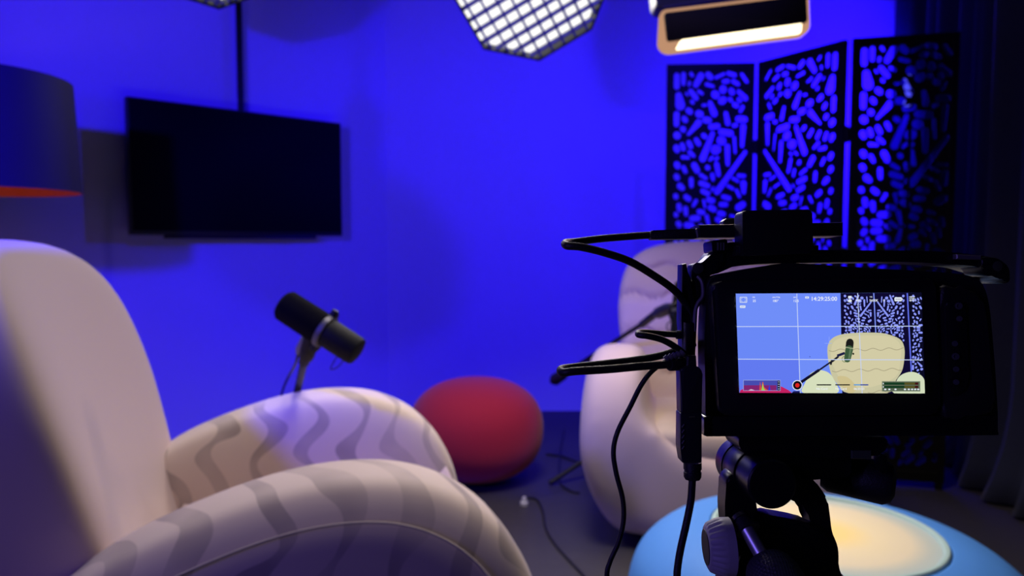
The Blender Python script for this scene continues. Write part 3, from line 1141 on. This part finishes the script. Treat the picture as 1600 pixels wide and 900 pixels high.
# screen bezel standing proud of the body
bez = pxo('screen_bezel', [(1112, 440), (1462, 434), (1470, 648), (1124, 650)], -0.004, 0.012, M_BLACK, rig, 0.0015, 2, rnd=16)
pxo('bottom_plate', [(1100, 651), (1559, 650), (1559, 680), (1100, 682)], -0.001, 0.022, M_BLACKS, rig, 0.0012, 2, rnd=4)
pxo('grip', smooth_closed([(1468, 462), (1500, 452), (1530, 460), (1542, 500), (1549, 580), (1552, 644), (1500, 648), (1472, 640)], 5), -0.002, 0.03, M_RUBBER, rig, 0.004, 3)
pxo('button_strip', [(1478, 470), (1508, 470), (1514, 600), (1498, 618), (1482, 618)], -0.004, 0.006, M_BLACK, rig, 0.0008, 2, rnd=8)
M_MARK = mat('grey_marking', (0.10, 0.10, 0.11), rough=0.5, noise=0.02)
for (x, y, k) in ((1498, 478, 0), (1499, 498, 1), (1492, 537, 2), (1493, 557, 3), (1494, 577, 4), (1494, 597, 5)):
    bm = new()
    add_cyl(bm, W(x, y, D - 0.0042), W(x, y, D - 0.0055), 0.0020 if k in (0, 3) else 0.0016, n=14)
    bt_ = obj('button', bm, M_BLACK, rig)
    bm = new()
    c = W(x, y, D - 0.0057)
    q = 0.37e-3
    if k in (0, 3):
        P = [c + RGT * 0.0013 * math.cos(a * math.pi / 6) + UPV * 0.0013 * math.sin(a * math.pi / 6) for a in range(13)]
        add_tube(bm, P, 0.00022, 5, 1, smooth=False)
    elif k == 1:
        for a in range(4):
            v = RGT * math.cos(a * math.pi / 4) + UPV * math.sin(a * math.pi / 4)
            add_cyl(bm, c - v * 0.0012, c + v * 0.0012, 0.00018, n=5)
    elif k == 5:
        add_prism_world(bm, [c + RGT * -0.0009 + UPV * -0.001, c + RGT * 0.0011, c + RGT * -0.0009 + UPV * 0.001], FWD * 0.0001)
    else:
        for a in (-1, 0, 1):
            add_cyl(bm, c + UPV * a * 0.0007 - RGT * 0.0013, c + UPV * a * 0.0007 + RGT * 0.0013, 0.00018, n=5)
    obj('button_mark', bm, M_MARK, bt_, smooth=False)
# lens on the far side
bm = new()
add_cyl(bm, W(1330, 545, D + 0.08), W(1330, 545, D + 0.08) + FWD * 0.10, 1, n=36, rings=[(0, 0.040), (0.1, 0.043), (0.5, 0.043), (0.55, 0.039), (0.95, 0.039), (1, 0.035)])
obj('lens', bm, M_BLACK, rig)

# --- cage
M_CAGE = M_BLKMET
cage = pxo('cage_top_bar', smooth_closed([(1112, 402), (1130, 384), (1150, 378), (1210, 388), (1330, 391), (1450, 392), (1530, 399), (1565, 406), (1578, 424), (1578, 440), (1566, 442), (1556, 428),
                                          (1530, 418), (1500, 414), (1400, 409), (1250, 411), (1180, 413), (1130, 420), (1108, 432), (1100, 425)], 3), 0.020, 0.03, M_CAGE, rig, 0.0012, 2)
pxo('cage_corner', rounded([(1081, 412), (1096, 411), (1118, 392), (1130, 392), (1130, 412), (1108, 432), (1098, 470), (1090, 482), (1086, 560), (1081, 560)], 5), 0.018, 0.012, M_CAGE, rig, 0.001, 2)
sp_ = pxo('cage_side_plate', [(1066, 413), (1073, 411), (1076, 436), (1082, 440), (1087, 480), (1086, 572), (1068, 572), (1065, 500)], 0.016, 0.014, M_CAGE, rig, 0.0012, 2)
for y in (452, 467, 483, 498, 513, 528, 545):
    bm = new()
    c = W(1067, y, D + 0.02)
    add_cyl(bm, c - RGT * 0.0008, c + RGT * 0.001, 0.0017, n=10)
    obj('threaded_hole', bm, M_SCREW, sp_)
for (x, y, r) in ((1090, 419, 0.0034), (1557, 416, 0.0032)):
    bm = new()
    c = W(x, y, D + 0.0175)
    add_cyl(bm, c - FWD * 0.0012, c + FWD * 0.001, r, n=18, rings=[(0, r * 0.45), (0.01, r * 0.5), (0.1, r), (1, r)])
    obj('cage_screw', bm, M_SCREW, rig)
pxo('cage_right_lug', smooth_closed([(1535, 402), (1562, 404), (1577, 420), (1579, 436), (1570, 441), (1560, 430), (1545, 432), (1536, 420)], 3), 0.0165, 0.022, M_CAGE, rig, 0.0015, 2)
pxo('cold_shoe', [(1495, 397), (1534, 399), (1534, 406), (1495, 405)], 0.016, 0.02, M_GREYMET, rig, 0.0006, 1)
pxo('cage_left_lug', [(1112, 376), (1136, 373), (1138, 392), (1113, 394)], 0.014, 0.02, M_CAGE, rig, 0.0012, 2, rnd=3)
for k in range(3):
    pxo('lug_rib', [(1121 + k * 4.5, 379), (1123 + k * 4.5, 379), (1123 + k * 4.5, 391), (1121 + k * 4.5, 391)], 0.0128, 0.002, M_GREYMET, rig, 0)
bm = new()
add_tube(bm, [W(1090, 432, D + 0.012), W(1097, 442, D + 0.010), W(1098, 462, D + 0.010), W(1090, 474, D + 0.011), W(1086, 490, D + 0.012), W(1085, 518, D + 0.012)], 0.0011, 8)
obj('cage_edge_trim', bm, M_GREYMET, rig)

# --- drive holder and drive on top of the cage
hold = thing('drive_holder', 'black clamp block holding the slim drive on top of the camera cage', 'drive holder', W(1215, 395, D + 0.02))
pxo('clamp_block', [(1160, 329), (1269, 327), (1271, 396), (1161, 400)], 0.004, 0.016, M_BLACK, hold, 0.0014, 3, rnd=6)
pxo('clamp_foot', [(1150, 384), (1280, 383), (1280, 398), (1150, 400)], 0.012, 0.02, M_BLACK, hold, 0.001, 2)
pxo('rear_lip', [(1131, 345), (1136, 341), (1164, 339), (1164, 352), (1130, 352)], 0.036, 0.01, M_BLACK, hold, 0.0008, 1)
bm = new()
px_prism(bm, [(1092, 351), (1318, 347), (1318, 368), (1094, 371)], D + 0.022, 0.024, 0.0012, 2)
o = obj('solid_state_drive', bm, mat('drive_dark_metal', (0.05, 0.05, 0.055), rough=0.3, metal=0.8, noise=0.05), None, origin=W(1205, 360, D + 0.03))
tag(o, 'slim dark metal drive clamped crosswise on top of the camera', 'hard drive')


def cable(name, label, pts, r, grp='black camera cables', sub=10):
    bm = new()
    add_tube(bm, [W(x, y, D + dd) for x, y, dd in pts], r, 12, sub)
    o = obj(name, bm, M_RUBBER, None, origin=W(pts[0][0], pts[0][1], D + pts[0][2]))
    return tag(o, label, 'cable', grp)


def plug(parent, a, b, r, m=None, name='plug', n=18, flat=None):
    """moulded connector lying between two pixel points"""
    bm = new()
    p, q = W(a[0], a[1], D + a[2]), W(b[0], b[1], D + b[2])
    add_cyl(bm, p, q, 1, n=n, rings=[(0, r * 0.85), (0.05, r), (0.9, r), (1, r * 0.8)])
    return obj(name, bm, m or M_RUBBER, parent)


# looped cable from the drive back down to the camera's side
c1 = cable('drive_cable', 'thick black cable looping out left from the drive and back to the camera', [(1022, 367, 0.035), (990, 369, 0.034), (940, 373, 0.028), (900, 378, 0.018), (884, 379.5, 0.006), (886, 384, -0.004), (908, 386, -0.006), (945, 395, -0.004),
            (985, 409, 0.0), (1024, 432, 0.006), (1052, 452, 0.012), (1068, 470, 0.016), (1078, 488, 0.018), (1081, 510, 0.018)], 0.0023)
bm = new()
px_prism(bm, rounded([(1017, 360), (1087, 357), (1092, 362), (1092, 370), (1086, 373), (1017, 374)], 3), D + 0.028, 0.010, 0.0015, 2)
obj('plug', bm, M_RUBBER, c1)
bm = new()
px_prism(bm, [(1087, 358), (1098, 352), (1098, 366), (1090, 372)], D + 0.026, 0.012, 0.0006, 1)
obj('plug_tip', bm, M_GREYMET, c1)
bm = new()
px_prism(bm, [(1071, 504), (1084, 504), (1085, 566), (1071, 568)], D + 0.010, 0.008, 0.0012, 2)
obj('lower_plug', bm, M_RUBBER, c1)

c2 = cable('power_cable', 'thick black cable reaching furthest left below the boom, doubled back on itself', [(1085, 536, 0.03), (1062, 546, 0.028), (1030, 556, 0.024), (990, 563, 0.018), (940, 569, 0.010), (895, 574, 0.002), (877, 577, -0.006), (880, 582, -0.012), (900, 580, -0.014),
            (950, 577, -0.012), (1000, 572.5, -0.008), (1050, 569, -0.004)], 0.00235)
plug(c2, (1045, 570, -0.004), (1078, 568, 0.004), 0.0036)
c3 = cable('monitor_cable', 'short black cable with a tight bend beside the upright connector', [(1066, 523, 0.02), (1040, 522, 0.018), (1015, 520, 0.012), (1000, 519.5, 0.004), (998, 523, -0.004), (1012, 525, -0.006), (1035, 531, -0.004), (1058, 544, 0.002), (1075, 558, 0.010)], 0.0019)
plug(c3, (1056, 523, 0.02), (1072, 523, 0.02), 0.0026)
c4 = cable('thin_cable', 'thin black cable hanging down in front of the plain chair', [(1072, 554, 0.01), (1048, 561, 0.004), (1022, 577, 0.0), (1003, 600, 0.0), (985, 635, 0.0), (965, 675, 0.0), (958.5, 706, 0.0), (963, 740, 0.0), (973, 780, 0.0), (974, 815, 0.0), (966, 848, 0.0), (953, 878, 0.0), (948, 905, 0.0), (950, 990, 0.004)], 0.00145)
bm = new()
for k in range(5):
    p, q = W(1040 + k * 6, 562 - k * 2, D - 0.004), W(1044 + k * 6, 558 - k * 2, D - 0.004)
    add_cyl(bm, p, q, 0.0021, n=12)
obj('strain_relief', bm, M_GREYMET, c4)
# upright connector block and the cable under it
c5 = cable('video_cable', 'black cable with a long upright connector running down beside the tripod head', [(1082, 742, 0.0), (1081, 762, 0.0), (1079, 785, 0.0), (1072, 820, 0.0), (1064, 855, 0.0), (1059, 885, 0.0), (1058, 910, 0.0), (1060, 1000, 0.004)], 0.0022)
for nm, poly, th, rn in (('upper_connector', [(1063, 577), (1074, 572), (1092, 573), (1098, 582), (1097, 648), (1064, 646)], 0.012, 3),
                         ('lower_connector', [(1063, 645), (1097, 645), (1097, 724), (1066, 724), (1063, 700)], 0.012, 3)):
    bm = new()
    px_prism(bm, rounded(poly, rn, 3), D - 0.007, th, 0.0012, 2)
    obj(nm, bm, mat('connector_black', (0.012, 0.012, 0.02), rough=0.4, noise=0.1), c5)
bm = new()
px_prism(bm, [(1074, 556), (1088, 556), (1089, 576), (1073, 576)], D - 0.004, 0.007, 0.0008, 1)
obj('connector_neck', bm, M_RUBBER, c5)
bm = new()
add_cyl(bm, W(1082, 722, D), W(1082, 749, D), 1, n=20, rings=[(0, 0.0052), (0.4, 0.0052), (0.42, 0.0047), (0.55, 0.0047), (0.57, 0.0051), (0.85, 0.0050), (1, 0.0042)])
obj('connector_collar', bm, M_RUBBER, c5)
for k in range(5):
    bm = new()
    y = 668 + k * 8.5
    add_cyl(bm, W(1065.5, y, D - 0.0075), W(1069, y - 5, D - 0.0075), 0.0004, n=6)
    obj('rib', bm, M_GREYMET, c5)
bm = new()
add_cyl(bm, W(1077, 651, D - 0.0070), W(1086, 650.5, D - 0.0070), 0.0004, n=8)
obj('pin', bm, M_CHROME, c5)

# --- picture on the camera's monitor
DS = D - 0.0044


class Layers:
    def __init__(self):
        self.bm = bmesh.new()
        self.m = []
        self.k = 0

    def add(self, poly, color, strength=1.0):
        key = 'lcd_%d_%d_%d' % tuple(color)
        m = glow(key, lin(*color), strength)
        if m not in self.m:
            self.m.append(m)
        self.k += 1
        d = DS - 0.000012 * self.k
        vs = []
        for x, y in poly:
            y = min(y, 818 + (x - 76) * 6 / 1450)
            x = min(x, 1500 + (y - 36) * 26 / 788)
            # the lcd is a very slightly skewed rectangle in the crop it was measured in
            vs.append(self.bm.verts.new(W(1140 + x / 5.0, 450 + y / 5.0, d)))
        f = self.bm.faces.new(vs)
        f.material_index = self.m.index(m)

    def line(self, a, b, w, color):
        a, b = Vector(a), Vector(b)
        n = (b - a).normalized()
        n = Vector((-n.y, n.x)) * w / 2
        self.add([a + n, b + n, b - n, a - n], color)

    def disc(self, c, r, color, n=24):
        self.add([(c[0] + r * math.cos(2 * math.pi * i / n), c[1] + r * math.sin(2 * math.pi * i / n)) for i in range(n)], color)

    def rect(self, x0, y0, x1, y1, color):
        self.add([(x0, y0), (x1, y0), (x1, y1), (x0, y1)], color)

    def cap(self, x1, y1, x2, y2, r1, r2, color):
        a = math.atan2(y2 - y1, x2 - x1)
        P = [(x1 + r1 * math.cos(a + math.pi / 2 + math.pi * k / 5), y1 + r1 * math.sin(a + math.pi / 2 + math.pi * k / 5)) for k in range(6)]
        P += [(x2 + r2 * math.cos(a - math.pi / 2 + math.pi * k / 5), y2 + r2 * math.sin(a - math.pi / 2 + math.pi * k / 5)) for k in range(6)]
        self.add(P, color)


L = Layers()
L.add([(48, 44), (1500, 36), (1526, 824), (76, 818)], (112, 142, 248))
L.add([(58, 300), (530, 300), (545, 560), (68, 556)], (106, 136, 246))
L.add([(66, 556), (545, 560), (552, 822), (76, 818)], (98, 122, 240))
L.add([(530, 44), (868, 42), (880, 350), (790, 420), (770, 560), (545, 560)], (110, 140, 252))
# folding screen in the picture
NAVY, LEAF = (14, 10, 48), (138, 150, 250)
L.add([(866, 40), (1500, 36), (1526, 824), (880, 824)], NAVY)
L.add([(1398, 38), (1500, 36), (1520, 700), (1425, 660)], (10, 10, 34))
rl = random.Random(11)


kk = PW / 420.0
for (xa, xb, mir, xmin, xmax, ymax) in ((868, 1128, False, 896, 1116, 360), (1134, 1390, True, 1150, 1372, 460), (1402, 1660, False, 1424, 1506, 680)):
    for x1, y1, x2, y2, r1, r2 in HOLES:
        q = []
        for u, v in ((x1, y1), (x2, y2)):
            u = PW - u if mir else u
            q.append((xa + (xb - xa) * u / PW, 110 + (v / kk + 38 - 438) * 0.6))
        (a0, b0), (a1, b1) = q
        if min(a0, a1) < xmin or max(a0, a1) > xmax or min(b0, b1) < 58 or max(b0, b1) > ymax:
            continue
        L.cap(a0, b0, a1, b1, r1 / kk * 0.56, r2 / kk * 0.56, LEAF)
L.line((1126, 40), (1142, 350), 9, (120, 140, 240))
L.line((1388, 40), (1420, 655), 10, (96, 110, 235))
# the chair
L.add(smooth_closed([(800, 690), (776, 600), (764, 500), (770, 440), (800, 395), (860, 366), (960, 352), (1080, 348), (1190, 352), (1270, 372), (1330, 400), (1358, 440), (1368, 500),
                     (1362, 580), (1345, 650), (1300, 720), (1230, 822), (930, 822), (850, 760)], 4), (200, 196, 160))
L.add(smooth_closed([(800, 450), (860, 392), (1000, 372), (1180, 372), (1280, 392), (1335, 450), (1335, 560), (1290, 700), (1060, 780), (880, 720), (800, 580)], 4), (210, 203, 165))
L.add(smooth_closed([(840, 700), (900, 690), (950, 720), (990, 780), (960, 822), (900, 800)], 4), (206, 192, 142))
for y0, xa, xb in ((488, 775, 1360), (648, 800, 1345), (815, 1080, 1290)):
    P = []
    for i in range(40):
        x = xa + (xb - xa) * i / 39
        P.append((x, y0 + 9 * math.sin((x - xa) * 2 * math.pi / 125) - 14 * (x - xa) / (xb - xa)))
    for i in range(39):
        L.line(P[i], P[i + 1], 5, (164, 156, 126))
L.add(smooth_closed([(578, 822), (590, 740), (630, 670), (700, 642), (770, 660), (815, 715), (840, 822)], 5), (214, 222, 188))
L.add(smooth_closed([(1285, 822), (1300, 735), (1340, 680), (1415, 655), (1480, 672), (1522, 720), (1525, 823)], 5), (210, 220, 188))
# the red pouf
L.add([(78, 818), (84, 800), (130, 775), (200, 756), (270, 748), (340, 752), (410, 772), (460, 798), (486, 822)], (196, 32, 96))
L.add([(486, 822), (500, 806), (555, 806), (556, 823)], (24, 22, 76))
# microphone and boom
L.line((560, 735), (700, 640), 22, (18, 16, 40))
L.line((690, 648), (800, 572), 13, (22, 20, 44))
L.line((790, 600), (800, 560), 14, (26, 26, 36))
L.line((800, 575), (850, 535), 16, (24, 24, 34))
L.line((840, 530), (900, 508), 20, (30, 32, 70))
L.cap(940, 425, 936, 462, 30, 30, (26, 26, 26))
L.cap(935, 478, 920, 556, 30, 26, (58, 88, 60))
L.cap(945, 480, 934, 550, 8, 7, (92, 120, 88))
L.line((906, 462), (966, 474), 8, (150, 160, 130))
L.disc((966, 514), 8, (22, 24, 22), 12)
for i in range(14):
    a0, a1 = 1.2 + i * 0.28, 1.2 + (i + 1) * 0.28
    L.line((898 + 20 * math.cos(a0), 556 + 22 * math.sin(a0)), (898 + 20 * math.cos(a1), 556 + 22 * math.sin(a1)), 4, (70, 110, 70))
L.disc((627, 537), 4, (60, 70, 150), 10)
live = obj('live_picture', L.bm, L.m, bez, smooth=False)
base_k = L.k

G = Layers()
G.k = base_k
WH = (222, 230, 240)
for a, b in (((525, 44), (552, 822)), ((1000, 40), (1036, 823)), ((56, 302), (1496, 298)), ((66, 556), (1510, 562))):
    G.line(a, b, 6, (196, 210, 245))
for a, b in (((742, 432), (800, 432)), ((778, 380), (778, 440))):
    G.line(a, b, 3, (150, 175, 250))
# frame symbol, card symbol
for a, b in (((82, 72), (134, 72)), ((134, 72), (134, 112)), ((134, 112), (82, 112)), ((82, 112), (82, 72))):
    G.line(a, b, 5, WH)
for a, b in (((92, 88), (92, 80)), ((92, 80), (100, 80)), ((124, 96), (124, 104)), ((124, 104), (116, 104)), ((124, 88), (124, 80)), ((124, 80), (116, 80)), ((92, 96), (92, 104)), ((92, 104), (100, 104))):
    G.line(a, b, 3, WH)
G.add(rounded([(80, 136), (124, 136), (124, 156), (80, 156)], 7), WH)
G.line((88, 147), (116, 143), 3, (110, 140, 240))
G.add(rounded([(590, 66), (620, 66), (620, 82), (590, 82)], 4), WH)
G.disc((605, 74), 4, (90, 120, 240), 10)
G.add(rounded([(926, 62), (954, 62), (954, 82), (926, 82)], 4), WH)
G.add(rounded([(926, 90), (954, 90), (954, 110), (926, 110)], 4), WH)
G.add(rounded([(1288, 72), (1346, 72), (1346, 104), (1288, 104)], 9), WH)
G.rect(1346, 82, 1352, 94, WH)
for i in range(5):
    G.rect(1298 + i * 9, 84, 1303 + i * 9, 92, (120, 120, 130))
for y, xk in ((70, 1418), (84, 1434), (98, 1414)):
    G.line((1402, y), (1448, y), 5, WH)
    G.rect(xk - 3, y - 7, xk + 3, y + 7, WH)
# record button
G.disc((529, 760), 40, (232, 238, 244))
G.disc((529, 760), 34, (14, 12, 22))
G.disc((529, 760), 17, (222, 36, 30))
# histogram
G.rect(106, 718, 398, 803, (150, 165, 225))
G.rect(110, 722, 394, 800, (70, 76, 175))
G.rect(110, 760, 366, 800, (128, 36, 110))
G.add([(232, 800), (238, 730), (248, 790), (256, 735), (262, 732), (270, 775), (300, 800)], (214, 80, 70))
G.add([(248, 800), (258, 745), (268, 785), (280, 800)], (150, 210, 90))
G.add([(302, 800), (311, 752), (320, 800)], (50, 50, 215))
G.add([(148, 800), (165, 790), (180, 793), (196, 800)], (210, 190, 205))
G.rect(374, 724, 394, 800, (18, 18, 40))
for i in range(4):
    G.rect(378, 730 + i * 18, 389, 738 + i * 18, (150, 160, 190))
# card bars
G.rect(680, 752, 794, 761, (22, 24, 22))
G.rect(826, 752, 940, 761, (30, 30, 22))
G.rect(970, 752, 1084, 761, (40, 66, 160))
G.rect(970, 752, 1022, 761, (84, 152, 215))
# sound meters
G.rect(1190, 728, 1490, 808, (120, 134, 112))
G.rect(1196, 733, 1484, 803, (86, 100, 80))
for y in (738, 764):
    G.rect(1206, y, 1366, y + 18, (22, 58, 34))
    G.rect(1366, y, 1448, y + 18, (84, 80, 36))
    G.rect(1448, y, 1474, y + 18, (66, 20, 24))
    G.rect(1198, y + 3, 1204, y + 14, WH)
for x in (1216, 1248, 1296, 1370, 1400, 1426, 1450, 1474):
    G.cap(x - 3, 792, x + 3, 792, 6, 6, WH)
ov = obj('overlay_symbols', G.bm, G.m, bez, smooth=False)


def text_mesh(txt, x, y, h, color, align='LEFT'):
    """lettering h crop-pixels high whose baseline starts at (x, y)"""
    cu = bpy.data.curves.new('txt', 'FONT')
    cu.body = txt
    cu.align_x = align
    cu.offset = 0.012
    ob = bpy.data.objects.new('txt', cu)
    COL.objects.link(ob)
    me = bpy.data.meshes.new_from_object(ob.evaluated_get(bpy.context.evaluated_depsgraph_get()))
    bpy.data.objects.remove(ob)
    s = h / 0.70
    d = DS - 0.000012 * (G.k + 4)
    bm = new()
    bm.from_mesh(me)
    for v in bm.verts:
        v.co = W(1140 + (x + v.co.x * s) / 5.0, 450 + (y - v.co.y * s) / 5.0, d)
    return obj('lettering', bm, glow('lcd_text_%d' % color[0], lin(*color)), bez, smooth=False)


for t, x, y, h in (('FPS', 178, 78, 10), ('25', 180, 109, 18), ('SHUTTER', 334, 78, 10), ('180\u00b0', 335, 109, 18), ('IRIS', 498, 78, 10), ('12.5', 497, 109, 18),
                   ('14:29:25:00', 634, 99, 31), ('ISO', 990, 74, 9), ('400', 985, 106, 18), ('WB', 1094, 74, 9), ('5600K', 1092, 106, 18), ('0', 1200, 106, 18),
                   ('No Card', 676, 795, 17), ('No Card', 826, 795, 17), ('06:20:53', 970, 796, 17)):
    text_mesh(t, x, y, h, (235, 240, 248))

# glass over the panel edges
pxo('lcd_frame', [(1146, 455), (1445, 452), (1449, 619), (1153, 618)], -0.0041, 0.0012, M_BLACKS, bez, 0.0003, 1)

# ------------------------------------------------------------------ tripod with fluid head
tc_ = W(1225, 850, D + 0.05)
tri = thing('tripod', 'black tripod with fluid head carrying the cinema camera', 'tripod', (tc_.x, tc_.y, 0))
pxo('quick_release_plate', [(1155, 682), (1385, 683), (1388, 700), (1372, 712), (1300, 716), (1160, 706), (1154, 694)], 0.012, 0.03, M_BLKMET, tri, 0.0015, 2, rnd=4)
pxo('plate_clamp', [(1158, 700), (1330, 708), (1330, 745), (1245, 752), (1170, 735)], 0.02, 0.025, M_BLACK, tri, 0.002, 2, rnd=6)
bm = new()
px_prism(bm, [(1331, 704), (1362, 704), (1362, 717), (1331, 717)], D + 0.0105, 0.002, 0.0004, 1)
obj('bubble_level', bm, mat('dull_green_vial', (0.06, 0.08, 0.05), rough=0.2, noise=0.1), tri)
# tilt drum, its axis swung to the left
fa, fb = W(1207, 757, D - 0.012), W(1166, 728, D + 0.035)
bm = new()
add_cyl(bm, fa, fb, 1, n=48, rings=[(0, 0.0125), (0.0, 0.0128), (0.02, 0.0138), (0.5, 0.0142), (0.5, 0.0150), (0.53, 0.0154), (0.95, 0.0156), (1, 0.0145)])
obj('tilt_drum', bm, M_BLKMET, tri)
bm = new()
add_cyl(bm, fb - (fa - fb) * 0.35, fb + (fa - fb) * 0.02, 0.0155, n=48, rings=[(0, 0.0135), (0.15, 0.0155), (1, 0.016)])
obj('counterbalance_cap', bm, M_BLKMET, tri)
# fork
pxo('fork_arm', smooth_closed([(1138, 745), (1160, 740), (1180, 780), (1183, 815), (1178, 860), (1182, 905), (1150, 905), (1140, 850), (1133, 805), (1134, 770)], 4), 0.012, 0.016, M_BLKMET, tri, 0.002, 2)
pxo('fork_arm', smooth_closed([(1236, 750), (1262, 742), (1290, 775), (1296, 800), (1300, 830), (1309, 855), (1310, 885), (1306, 930), (1280, 930), (1270, 850), (1268, 802), (1240, 783), (1226, 775)], 4), 0.012, 0.016, M_BLKMET, tri, 0.002, 2)
pxo('pan_base', smooth_closed([(1182, 808), (1210, 806), (1276, 822), (1300, 850), (1312, 890), (1318, 960), (1150, 960), (1160, 860)], 4), 0.006, 0.014, M_BLKMET, tri, 0.003, 2)
# pan knob with ridges
ka, kb = W(1103, 855, D + 0.0005), W(1142, 854, D)
bm = new()
nn = 72
aa, bb, dd_ = frame_of(kb - ka)
loops = []
for t, r, ridge in ((0, 0.0110, 0), (0.04, 0.0124, 0), (0.10, 0.0138, 0.0012), (0.45, 0.0160, 0.0011), (0.62, 0.0164, 0.0003), (0.7, 0.0164, 0), (1.0, 0.0164, 0)):
    c_ = ka.lerp(kb, t)
    loops.append([bm.verts.new(c_ + (aa * math.cos(2 * math.pi * i / nn) + bb * math.sin(2 * math.pi * i / nn)) * (r - ridge * (1 if i % 3 == 0 else 0))) for i in range(nn)])
for k in range(len(loops) - 1):
    for i in range(nn):
        bm.faces.new((loops[k][i], loops[k][(i + 1) % nn], loops[k + 1][(i + 1) % nn], loops[k + 1][i]))
bm.faces.new(loops[0][::-1])
bm.faces.new(loops[-1])
kn = obj('pan_knob', bm, mat('grey_knob', (0.42, 0.40, 0.43), rough=0.5, noise=0.08, nscale=200), tri)
bm = new()
add_cyl(bm, ka - (kb - ka) * 0.03, ka + (kb - ka) * 0.03, 0.0100, n=32)
obj('knob_cap', bm, M_BLACK, kn)
# pan handle
h0, h1 = W(1155, 806, D + 0.002), W(1190, 868, D - 0.014)
bm = new()
add_cyl(bm, W(1166, 826, D - 0.006), h1 + (h1 - h0) * 0.1, 0.0040, n=20)
hd = obj('pan_handle_rod', bm, mat('brushed_steel', (0.75, 0.75, 0.78), rough=0.38, metal=0.85, noise=0.05), tri)
bm = new()
add_cyl(bm, h0, W(1170, 830, D - 0.006), 1, n=24, rings=[(0, 0.0048), (0.25, 0.0054), (0.27, 0.0046), (0.4, 0.0046), (0.42, 0.0058), (0.8, 0.0060), (0.82, 0.0070), (0.98, 0.0072), (1, 0.0055)])
obj('handle_collar', bm, mat('collar_dark_metal', (0.06, 0.06, 0.07), rough=0.3, metal=0.7, noise=0.05), tri)
bm = new()
g0 = h1
g1 = W(1226, 932, D - 0.030)
add_cyl(bm, g0, g1, 1, n=40, rings=[(0, 0.0050), (0.02, 0.0078), (0.10, 0.0105), (0.25, 0.0130), (0.5, 0.0148), (0.8, 0.0150), (1, 0.0145)])
add_cyl(bm, g1, g1 + (g1 - g0) * 1.2, 1, n=40, rings=[(0, 0.0145), (0.8, 0.0135), (1, 0.008)])
gm = mat('knurled_rubber', (0.04, 0.04, 0.045), rough=0.5)
nt = gm.node_tree
tcn = nt.nodes.new('ShaderNodeTexCoord')
vo = nt.nodes.new('ShaderNodeTexVoronoi')
vo.inputs['Scale'].default_value = 620
vo.inputs['Randomness'].default_value = 0.15
nt.links.new(tcn.outputs['Object'], vo.inputs['Vector'])
bpn = nt.nodes.new('ShaderNodeBump')
bpn.inputs['Strength'].default_value = 0.9
bpn.inputs['Distance'].default_value = 0.0008
bpn.invert = True
nt.links.new(vo.outputs['Distance'], bpn.inputs['Height'])
nt.links.new(bpn.outputs['Normal'], nt.nodes['Principled BSDF'].inputs['Normal'])
gr = obj('handle_grip', bm, gm, tri)
# drag knob and cylinder on the far right side
bm = new()
add_cyl(bm, W(1285, 735, D + 0.05), W(1400, 758, D + 0.03), 1, n=36, rings=[(0, 0.010), (0.1, 0.0125), (0.85, 0.0135), (0.95, 0.0115), (1, 0.007)])
obj('drag_drum', bm, M_RUBBER, tri)
pxo('lock_lever', [(1372, 708), (1387, 711), (1386, 742), (1374, 740)], 0.012, 0.006, M_BLKMET, tri, 0.001, 2, rnd=5)
# spreader column and legs down to the floor
cb = Vector((tc_.x, tc_.y, 0))
bm = new()
add_cyl(bm, cb + Vector((0, 0, 0.62)), cb + Vector((0, 0, tc_.z - 0.02)), 1, n=28, rings=[(0, 0.02), (0.5, 0.022), (0.7, 0.045), (0.9, 0.05), (1, 0.038)])
obj('crown', bm, M_BLKMET, tri)
for k in range(3):
    a = math.pi / 2 + k * 2 * math.pi / 3
    dv = Vector((math.cos(a), math.sin(a), 0))
    bm = new()
    add_cyl(bm, cb + dv * 0.05 + Vector((0, 0, 0.78)), cb + dv * 0.26 + Vector((0, 0, 0.38)), 0.015, n=14)
    add_cyl(bm, cb + dv * 0.25 + Vector((0, 0, 0.40)), cb + dv * 0.44 + Vector((0, 0, 0.02)), 0.011, n=14)
    lg = obj('leg', bm, M_BLKMET, tri)
    bm = new()
    add_cyl(bm, cb + dv * 0.44, cb + dv * 0.44 + Vector((0, 0, 0.03)), 0.017, 0.012, n=14)
    obj('rubber_foot', bm, M_RUBBER, lg)
